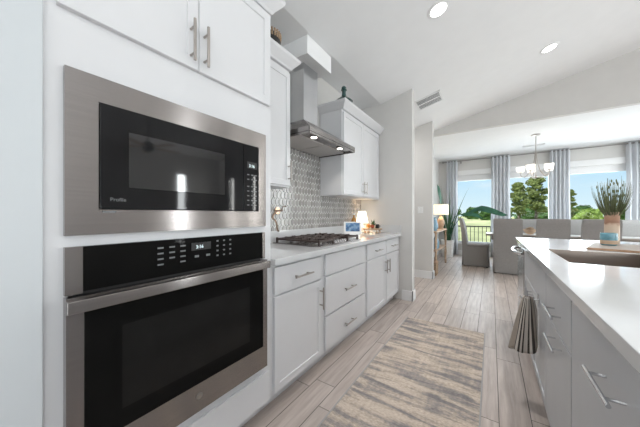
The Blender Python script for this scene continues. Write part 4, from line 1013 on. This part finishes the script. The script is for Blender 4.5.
# ================================================================== DINING
def slip_chair(name, label, m, group, back_h=1.085, w_=0.46):
    """faces +y; origin under the seat centre"""
    t = thing(name, label, 'chair', (0, 0, 0), group)
    h = w_ / 2
    b = MB()                                                   # skirt, slightly flared with corner pleats
    n = 40; rings = []
    for z_, fl in ((0.018, 1.05), (0.15, 1.03), (0.30, 1.005), (0.44, 0.99)):
        r = []
        for k in range(n):
            a = 2 * PI * (k + 0.5) / n
            q = 1 / max(abs(math.cos(a)), abs(math.sin(a))); q = min(q, 1.36)
            x_ = h * math.cos(a) * q * fl; y_ = 0.255 * math.sin(a) * q * fl
            wv = 1 + 0.010 * math.sin(14 * a) * (0.45 - z_) / 0.45
            r.append(b.bm.verts.new((x_ * wv, y_ * wv, z_)))
        rings.append(r)
    for A, B in zip(rings, rings[1:]):
        for k in range(n): b.bm.faces.new((A[k], A[(k + 1) % n], B[(k + 1) % n], B[k]))
    b.bm.faces.new(rings[-1]); b.bm.faces.new(list(reversed(rings[0])))
    b.build('skirt', m, t)
    MB().box(-h + 0.004, h - 0.004, -0.21, 0.262, 0.43, 0.50, bev=0.025, seg=3).build('seat', m, t)
    prof = [(-0.258, 0.03), (-0.258, 0.45), (-0.275, 0.75), (-0.305, 0.98), (-0.325, back_h - 0.02), (-0.318, back_h), (-0.285, back_h + 0.004), (-0.262, back_h - 0.02), (-0.225, 0.95), (-0.185, 0.72), (-0.165, 0.50), (-0.165, 0.03)]
    b = MB().prism(prof, 'x', -h, h)
    es = [e_ for e_ in b.bm.edges if abs(e_.verts[0].co.x - e_.verts[1].co.x) < 1e-5 and e_.calc_length() < 10]
    bmesh.ops.bevel(b.bm, geom=es, offset=0.014, segments=2, affect='EDGES')
    b.build('backrest', m, t)
    b = MB()
    for k in range(4):
        xx = (-h + 0.03) if k % 2 else (h - 0.03); yy = -0.22 if k < 2 else 0.22
        MB().box(xx - 0.02, xx + 0.02, yy - 0.02, yy + 0.02, 0.0, 0.03).build('leg', M['bplastic'], t, smooth=False)
    return t
G1 = 'slipcovered chairs on the kitchen side of the table'
c0 = slip_chair('dining_chair', 'grey slipcovered dining chair with its back to the kitchen, closest to the planter', M['slip'], G1)
c0.location = (0.262, 6.40, 0)
dup(c0, (0.925, 6.45, 0), 0, 'grey slipcovered dining chair whose back stands under the chandelier, middle of three')
dup(c0, (1.53, 6.45, 0), 0, 'grey slipcovered dining chair with its back behind the grass vase')
c1 = dup(c0, (-0.30, 6.88, 0), -PI / 2, 'grey slipcovered chair at the head of the table, seen side-on beside the planter'); c1['group'] = 'slipcovered chairs at the table ends'
G2 = 'upholstered chairs on the window side of the table'
f0 = slip_chair('window_side_chair', 'light grey chair across the table, seen between the left and middle slipcovered backs', M['sliplight'], G2, back_h=1.06)
f0.location = (0.70, 7.16, 0); f0.rotation_euler = (0, 0, PI)
dup(f0, (1.44, 7.16, 0), PI, 'light grey chair across the table, seen between the middle and right slipcovered backs')
dup(f0, (2.12, 7.16, 0), PI, 'light grey chair across the table, nearest the right hand curtain')
t = thing('dining_table', 'rectangular dining table ringed by grey slipcovered chairs', 'table', (1.0, 6.80, 0))
MB().box(-0.10, 2.35, 6.42, 7.06, 0.725, 0.762, bev=0.006).build('tabletop', M['woodg'], t)
MB().box(0.0, 2.25, 6.49, 6.99, 0.64, 0.7245).build('apron', M['woodg'], t, smooth=False)
for xx in (0.55, 1.23, 1.88):
    pass
for xx, yy in ((0.59, 6.74), (1.228, 6.74)):
    MB().box(xx - 0.04, xx + 0.04, yy - 0.05, yy + 0.05, 0.0, 0.64, bev=0.01).build('leg', M['woodg'], t)
MB().box(-0.08, 2.33, 6.55, 6.93, 0.7625, 0.766).build('tabletop_sheen', M['whitecer'], t, smooth=False).__setitem__('label', 'white strip standing in for window light reflected on the tabletop')  # white strip painted in for window light reflected by the bare tabletop
t = thing('driftwood_bowl', 'tan wooden bowl centrepiece on the dining table between two chairs', 'bowl', (0.62, 6.74, 0.7665))
MB().lathe((0.655, 6.74, 0.7665), [(0.04, 0), (0.07, 0.02), (0.10, 0.06), (0.115, 0.10), (0.108, 0.10), (0.092, 0.06), (0.06, 0.028)], 20, sx=1.0, sy=0.8).build('bowl_body', M['woodtan'], t)
for k, (dx, dy) in enumerate(((-0.035, 0), (0.035, 0.012), (0.0, -0.03))):
    tag(MB().sphere((0.655 + dx, 6.74 + dy, 0.7665 + 0.095 + 0.01 * k), 0.036, 12, 8).build('decorative_ball', M['wicker']), 'woven ball in the wooden bowl on the dining table', 'ball', 'woven balls in the wooden bowl')

# ---- curtains and rod
t = thing('curtain_rod', 'dark metal curtain rod running above all three dining windows', 'rod', (0.75, YW - 0.09, 2.62))
MB().cyl((-1.18, YW - 0.09, 2.715), (3.24, YW - 0.09, 2.715), 0.0125, 12).build('rod', M['curtrod'], t)
for xx in (-1.195, 3.255): MB().sphere((xx, YW - 0.09, 2.715), 0.027).build('finial', M['curtrod'], t)
for xx in (-0.735, 0.21, 1.37, 2.62):
    MB().box(xx - 0.012, xx + 0.012, YW - 0.10, YW - 0.0005, 2.695, 2.703).box(xx - 0.02, xx + 0.02, YW - 0.006, YW - 0.0005, 2.65, 2.735).build('bracket', M['curtrod'], t, smooth=False)
def curtain(x0, x1, n, label):
    b = MB(); N = n * 10; amp = 0.032
    zs = [0.02, 0.5, 1.0, 1.5, 2.0, 2.45, 2.65, 2.742]
    fr, bk = [], []
    for j, z_ in enumerate(zs):
        sq = 1.0 if z_ > 2.3 else 1.0 + 0.04 * math.sin(z_ * 2.2)
        rf, rb = [], []
        for i in range(N + 1):
            u = i / N; xc = (x0 + x1) / 2 + (x1 - x0) * (u - 0.5) * sq
            y_ = YW - 0.09 + amp * math.cos(2 * PI * n * u) + 0.004 * math.sin(7 * u + 3 * z_)
            rf.append(b.bm.verts.new((xc, y_, z_)))
        fr.append(rf)
    for A, B in zip(fr, fr[1:]):
        for i in range(N): b.bm.faces.new((A[i], A[i + 1], B[i + 1], B[i]))
    o = b.build('curtain', M['curtain'], None)
    md = o.modifiers.new('thick', 'SOLIDIFY'); md.thickness = 0.004
    tag(o, label, 'curtain', 'pleated dining curtains')
curtain(-1.11, -0.81, 4, 'pale grey pleated curtain in the corner behind the planter')
curtain(-0.005, 0.41, 5, 'pale grey pleated curtain between the patio umbrella window and the chandelier window')
curtain(1.19, 1.555, 5, 'pale grey pleated curtain directly right of the chandelier')
curtain(2.435, 2.99, 6, 'pale grey pleated curtain right of the grass vase')

# ---- planter with tall strap leaves
px_, py_ = -0.925, 7.13
t = thing('potted_snake_plant', 'tall strap leaved plant in a white planter on the floor by the corner curtain', 'plant', (px_, py_, 0))
MB().lathe((px_, py_, 0), [(0.115, 0.001), (0.12, 0.01), (0.15, 0.44), (0.155, 0.47), (0.135, 0.47), (0.13, 0.42)], 8).build('planter', M['potgrey'], t)
MB().cyl((px_, py_, 0.40), (px_, py_, 0.43), 0.125, 8).build('soil', M['soil'], t)
tips = [(-0.38, 7.15, 1.86), (-1.12, 7.32, 2.05), (-0.72, 7.0, 1.52), (-0.62, 6.9, 1.33), (-0.98, 6.85, 1.60), (-1.10, 7.05, 1.72), (-0.85, 7.2, 1.62), (-1.08, 6.9, 1.25), (-0.9, 7.35, 1.95), (-0.78, 6.9, 1.2), (-0.95, 6.95, 1.35), (-0.70, 7.1, 1.25)]
for k, tp_ in enumerate(tips):
    a = k * 2.39996
    bs = (px_ + 0.06 * math.cos(a), py_ + 0.06 * math.sin(a), 0.42)
    far = abs(tp_[0] - px_) > 0.3
    MB().blade(bs, tp_, 0.042 if k > 1 else 0.030, ((tp_[0] - px_) * (-0.15 if not far else -0.22), 0, 0.10 if far else 0.03), n=12, twist=0.6, side=(0.8, -0.6, 0)).build('leaf', M['leaf'], t)
def arched_leaf(stem, spine, width):
    MB().tube(stem, 0.008, 6).build('leaf_stem', M['leafdk'], t)
    b = MB(); rows = []; n = len(spine)
    for i, p in enumerate(spine):
        p = Vector(p); q = i / (n - 1); wd = width * (math.sin(PI * (0.08 + 0.92 * q)) ** 0.7) * (1.0 if q < 0.98 else 0.2)
        sd = Vector((-0.15, -0.6, -0.78)).normalized()
        rows.append([b.bm.verts.new(p - sd * wd + Vector((0, 0, -0.25 * wd))), b.bm.verts.new(p), b.bm.verts.new(p + sd * wd + Vector((0, 0, -0.35 * wd))), b.bm.verts.new(p - Vector((0, 0, 0.006)))])
    for A, B in zip(rows, rows[1:]):
        for k in range(4): b.bm.faces.new((A[k], A[(k + 1) % 4], B[(k + 1) % 4], B[k]))
    b.bm.faces.new(rows[0]); b.bm.faces.new(list(reversed(rows[-1])))
    b.build('broad_leaf', M['leafdk'], t)
arched_leaf([(-0.90, 7.1, 0.42), (-0.80, 7.05, 0.80), (-0.62, 7.0, 1.10), (-0.42, 6.95, 1.25)], [(-0.44, 6.95, 1.24), (-0.30, 6.93, 1.32), (-0.20, 6.92, 1.35), (-0.08, 6.91, 1.32), (0.08, 6.90, 1.25), (0.22, 6.88, 1.18), (0.30, 6.87, 1.155)], 0.085)
arched_leaf([(-0.92, 7.08, 0.42), (-0.86, 7.0, 0.85), (-0.72, 6.9, 1.12), (-0.60, 6.86, 1.18)], [(-0.60, 6.86, 1.17), (-0.50, 6.85, 1.20), (-0.38, 6.85, 1.20), (-0.26, 6.85, 1.15), (-0.15, 6.84, 1.06)], 0.06)
arched_leaf([(-0.95, 7.15, 0.42), (-1.02, 7.1, 1.0), (-1.05, 7.05, 1.45)], [(-1.05, 7.05, 1.43), (-1.06, 7.03, 1.6), (-1.08, 7.0, 1.75), (-1.11, 6.98, 1.9), (-1.14, 6.97, 2.0)], 0.10)
t.location = (px_ * 1.085, py_ * 1.085, 0); t.scale = (1.085, 1.085, 1.0)
# ---- console table with lamp, vases, basket
t = thing('console_table', 'narrow tan wooden console table along the dining room left wall', 'table', (-1.03, 6.15, 0))
MB().box(-1.30, -0.895, 5.45, 6.82, 0.80, 0.83, bev=0.006).build('tabletop', M['woodtan'], t)
MB().box(-1.29, -0.905, 5.50, 6.77, 0.42, 0.442, bev=0.004).build('shelf', M['woodtan'], t)
for xx, yy in ((-1.27, 5.49), (-0.92, 5.49), (-1.27, 6.78), (-0.92, 6.78)):
    MB().lathe((xx, yy, 0), [(0.02, 0), (0.028, 0.06), (0.018, 0.10), (0.026, 0.25), (0.018, 0.40), (0.018, 0.46), (0.028, 0.62), (0.018, 0.74), (0.026, 0.80)], 12).build('leg', M['woodtan'], t)
t = thing('console_lamp', 'lit lamp with a tan drum shade and turned wooden base on the console', 'lamp', (-0.985, 6.53, 0.83))
MB().lathe((-0.985, 6.53, 0.8305), [(0.075, 0), (0.078, 0.018), (0.05, 0.03), (0.06, 0.06), (0.082, 0.12), (0.075, 0.20), (0.04, 0.265), (0.025, 0.28), (0.012, 0.30), (0.010, 0.36)], 20).build('lamp_base', M['woodtan'], t)
MB().lathe((-0.985, 6.53, 0.8305), [(0.165, 0.335), (0.16, 0.575), (0.157, 0.575), (0.162, 0.335)], 32, closed=False).build('drum_shade', M['shade'], t)
light('console_lamp_bulb', 'POINT', (-0.985, 6.53, 1.28), 4, (1.0, 0.75, 0.48), radius=0.04)
t = thing('blue_vase', 'blue glass vase on the near end of the console beside the hall wall', 'vase', (-0.99, 5.70, 0.8305))
MB().lathe((-0.99, 5.70, 0.8305), [(0.05, 0), (0.075, 0.05), (0.08, 0.12), (0.055, 0.20), (0.035, 0.25), (0.045, 0.28), (0.04, 0.28), (0.03, 0.25)], 22).build('vase_body', M['blueglass'], t)
t = thing('blue_jar', 'pale blue lidded jar on the lower shelf of the console', 'jar', (-0.99, 5.80, 0.4425))
MB().lathe((-0.99, 5.80, 0.4425), [(0.06, 0), (0.085, 0.04), (0.085, 0.16), (0.06, 0.20)], 20).build('jar_body', M['blueglass'], t)
MB().lathe((-0.99, 5.80, 0.6425), [(0.062, 0), (0.05, 0.02), (0.015, 0.03), (0.018, 0.05), (0.004, 0.055)], 18).build('lid', M['blueglass'], t)
t = thing('floor_basket', 'brown woven basket on the floor just past the hall wall corner', 'basket', (-0.95, 5.32, 0))
MB().box(-1.06, -0.86, 5.20, 5.42, 0.001, 0.25, bev=0.02).build('basket_body', M['wicker'], t)
MB().box(-1.065, -0.855, 5.195, 5.425, 0.235, 0.262, bev=0.01).build('rim', M['wood'], t)
# ================================================================== OUTSIDE
struct(MB().box(-120, 140, 12.2, 260, -1.0, -0.55), 'ground', M['lawn'])
struct(MB().box(-6, 8, YW + 0.15, 12.2, -0.30, -0.08), 'deck', M['deck'])
t = thing('deck_railing', 'black metal deck railing with thin balusters outside the windows', 'railing', (0.75, 11.0, -0.08))
MB().box(-3.0, 5.0, 10.98, 11.02, 0.71, 0.75).box(-3.0, 5.0, 10.985, 11.015, 0.02, 0.05).build('rail', M['bmetal'], t, smooth=False)
for k in range(6):
    xx = -3.0 + 1.6 * k
    MB().box(xx - 0.035, xx + 0.035, 10.965, 11.035, -0.079, 0.82).build('post', M['bmetal'], t, smooth=False)
for k in range(64):
    xx = -2.9 + 0.125 * k
    MB().box(xx - 0.009, xx + 0.009, 10.991, 11.009, 0.05, 0.71).build('baluster', M['bmetal'], t, smooth=False)
def tree(name, label, x, y, h, r, m, seed, group=None, layered=False, trunk=0.25, leaves=900, ls=0.35, squash=1.0):
    rnd = random.Random(seed); zg = -0.55
    t = thing(name, label, 'tree', (x, y, zg), group)
    tk = MB().tube([(x, y, zg), (x + 0.05 * r, y, zg + h * 0.4), (x - 0.03 * r, y, zg + h * 0.85)], 0.1, 8, rads=[h * 0.03, h * 0.022, h * 0.006])
    cl = []
    for k in range(16):
        q = (k + 0.5) / 16
        zz = zg + h * (trunk + (1 - trunk) * q)
        rr = r * (math.sin(PI * min(1, (0.16 + 0.84 * q))) ** 0.6) * 0.75
        a = k * 2.4
        d = rr * rnd.uniform(0.3, 0.9)
        cl.append((x + d * math.cos(a), y + d * math.sin(a), min(zz, zg + h * 0.95), r * rnd.uniform(0.38, 0.58)))
    for c in cl[:8]: tk.tube([(x, y, c[2] - 0.1 * h), (c[0], c[1], c[2])], 0.02, 5, rads=[h * 0.012, h * 0.004])
    tk.build('trunk', M['bark'], t)
    b = MB()
    for c in cl:
        b.sphere(c[:3], c[3] * 0.72, 10, 7, sc=(1, 1, 0.8 * squash))
        for k in range(leaves // 16):
            d = Vector((rnd.gauss(0, 1), rnd.gauss(0, 1), rnd.gauss(0, 1))).normalized() * c[3] * rnd.random() ** 0.35
            d.z *= (0.5 if layered else 0.85) * squash
            p = Vector(c[:3]) + d; s_ = ls * rnd.uniform(0.6, 1.2)
            u = Vector((rnd.gauss(0, 1), rnd.gauss(0, 1), rnd.gauss(0, 0.6))).normalized(); v = u.cross(Vector((rnd.gauss(0, 1), rnd.gauss(0, 1), rnd.gauss(0, 1)))).normalized()
            b.quad(p - u * s_ / 2, p + v * s_ / 3, p + u * s_ / 2, p - v * s_ / 3)
    b.build('crown', m, t, smooth=False)
    return t
tree('lawn_tree', 'spreading green tree on the lawn, left one of the pair behind the chandelier', 2.80, 40, 5.7, 1.15, M['foliage'], 1, layered=False, trunk=0.34, leaves=3200, ls=0.30, squash=0.75)
tree('lawn_tree', 'taller green tree on the lawn, right one of the pair behind the chandelier', 4.78, 43, 6.9, 1.35, M['foliage'], 2, layered=False, trunk=0.32, leaves=3600, ls=0.30, squash=0.75)
tree('lawn_tree', 'dark green tree half hidden by the curtain right of the chandelier', 7.45, 40, 4.6, 0.6, M['foliage'], 3, layered=True, trunk=0.2, leaves=1800, ls=0.32)
tree('round_bush', 'round light green bush outside the window behind the vase', 6.75, 30, 1.95, 1.15, M['foliage2'], 4, trunk=0.1, leaves=3600, ls=0.24)
ft = None
lab = 'low tree in the far row along the horizon'
for k in range(26):
    x = -34 + k * 4.7; y = (92 if k % 2 else 106) + random.uniform(-1, 1)
    if ft is None:
        ft = tree('horizon_tree', lab, x, y, 3.9, 3.0, M['foliagefar'], 9, 'horizon tree row', trunk=0.05, leaves=1500, ls=0.75, squash=0.7)
    else:
        c = dup(ft, (x, y, -0.55), random.uniform(0, 6)); c.scale = (1, 1, random.uniform(0.8, 1.15))
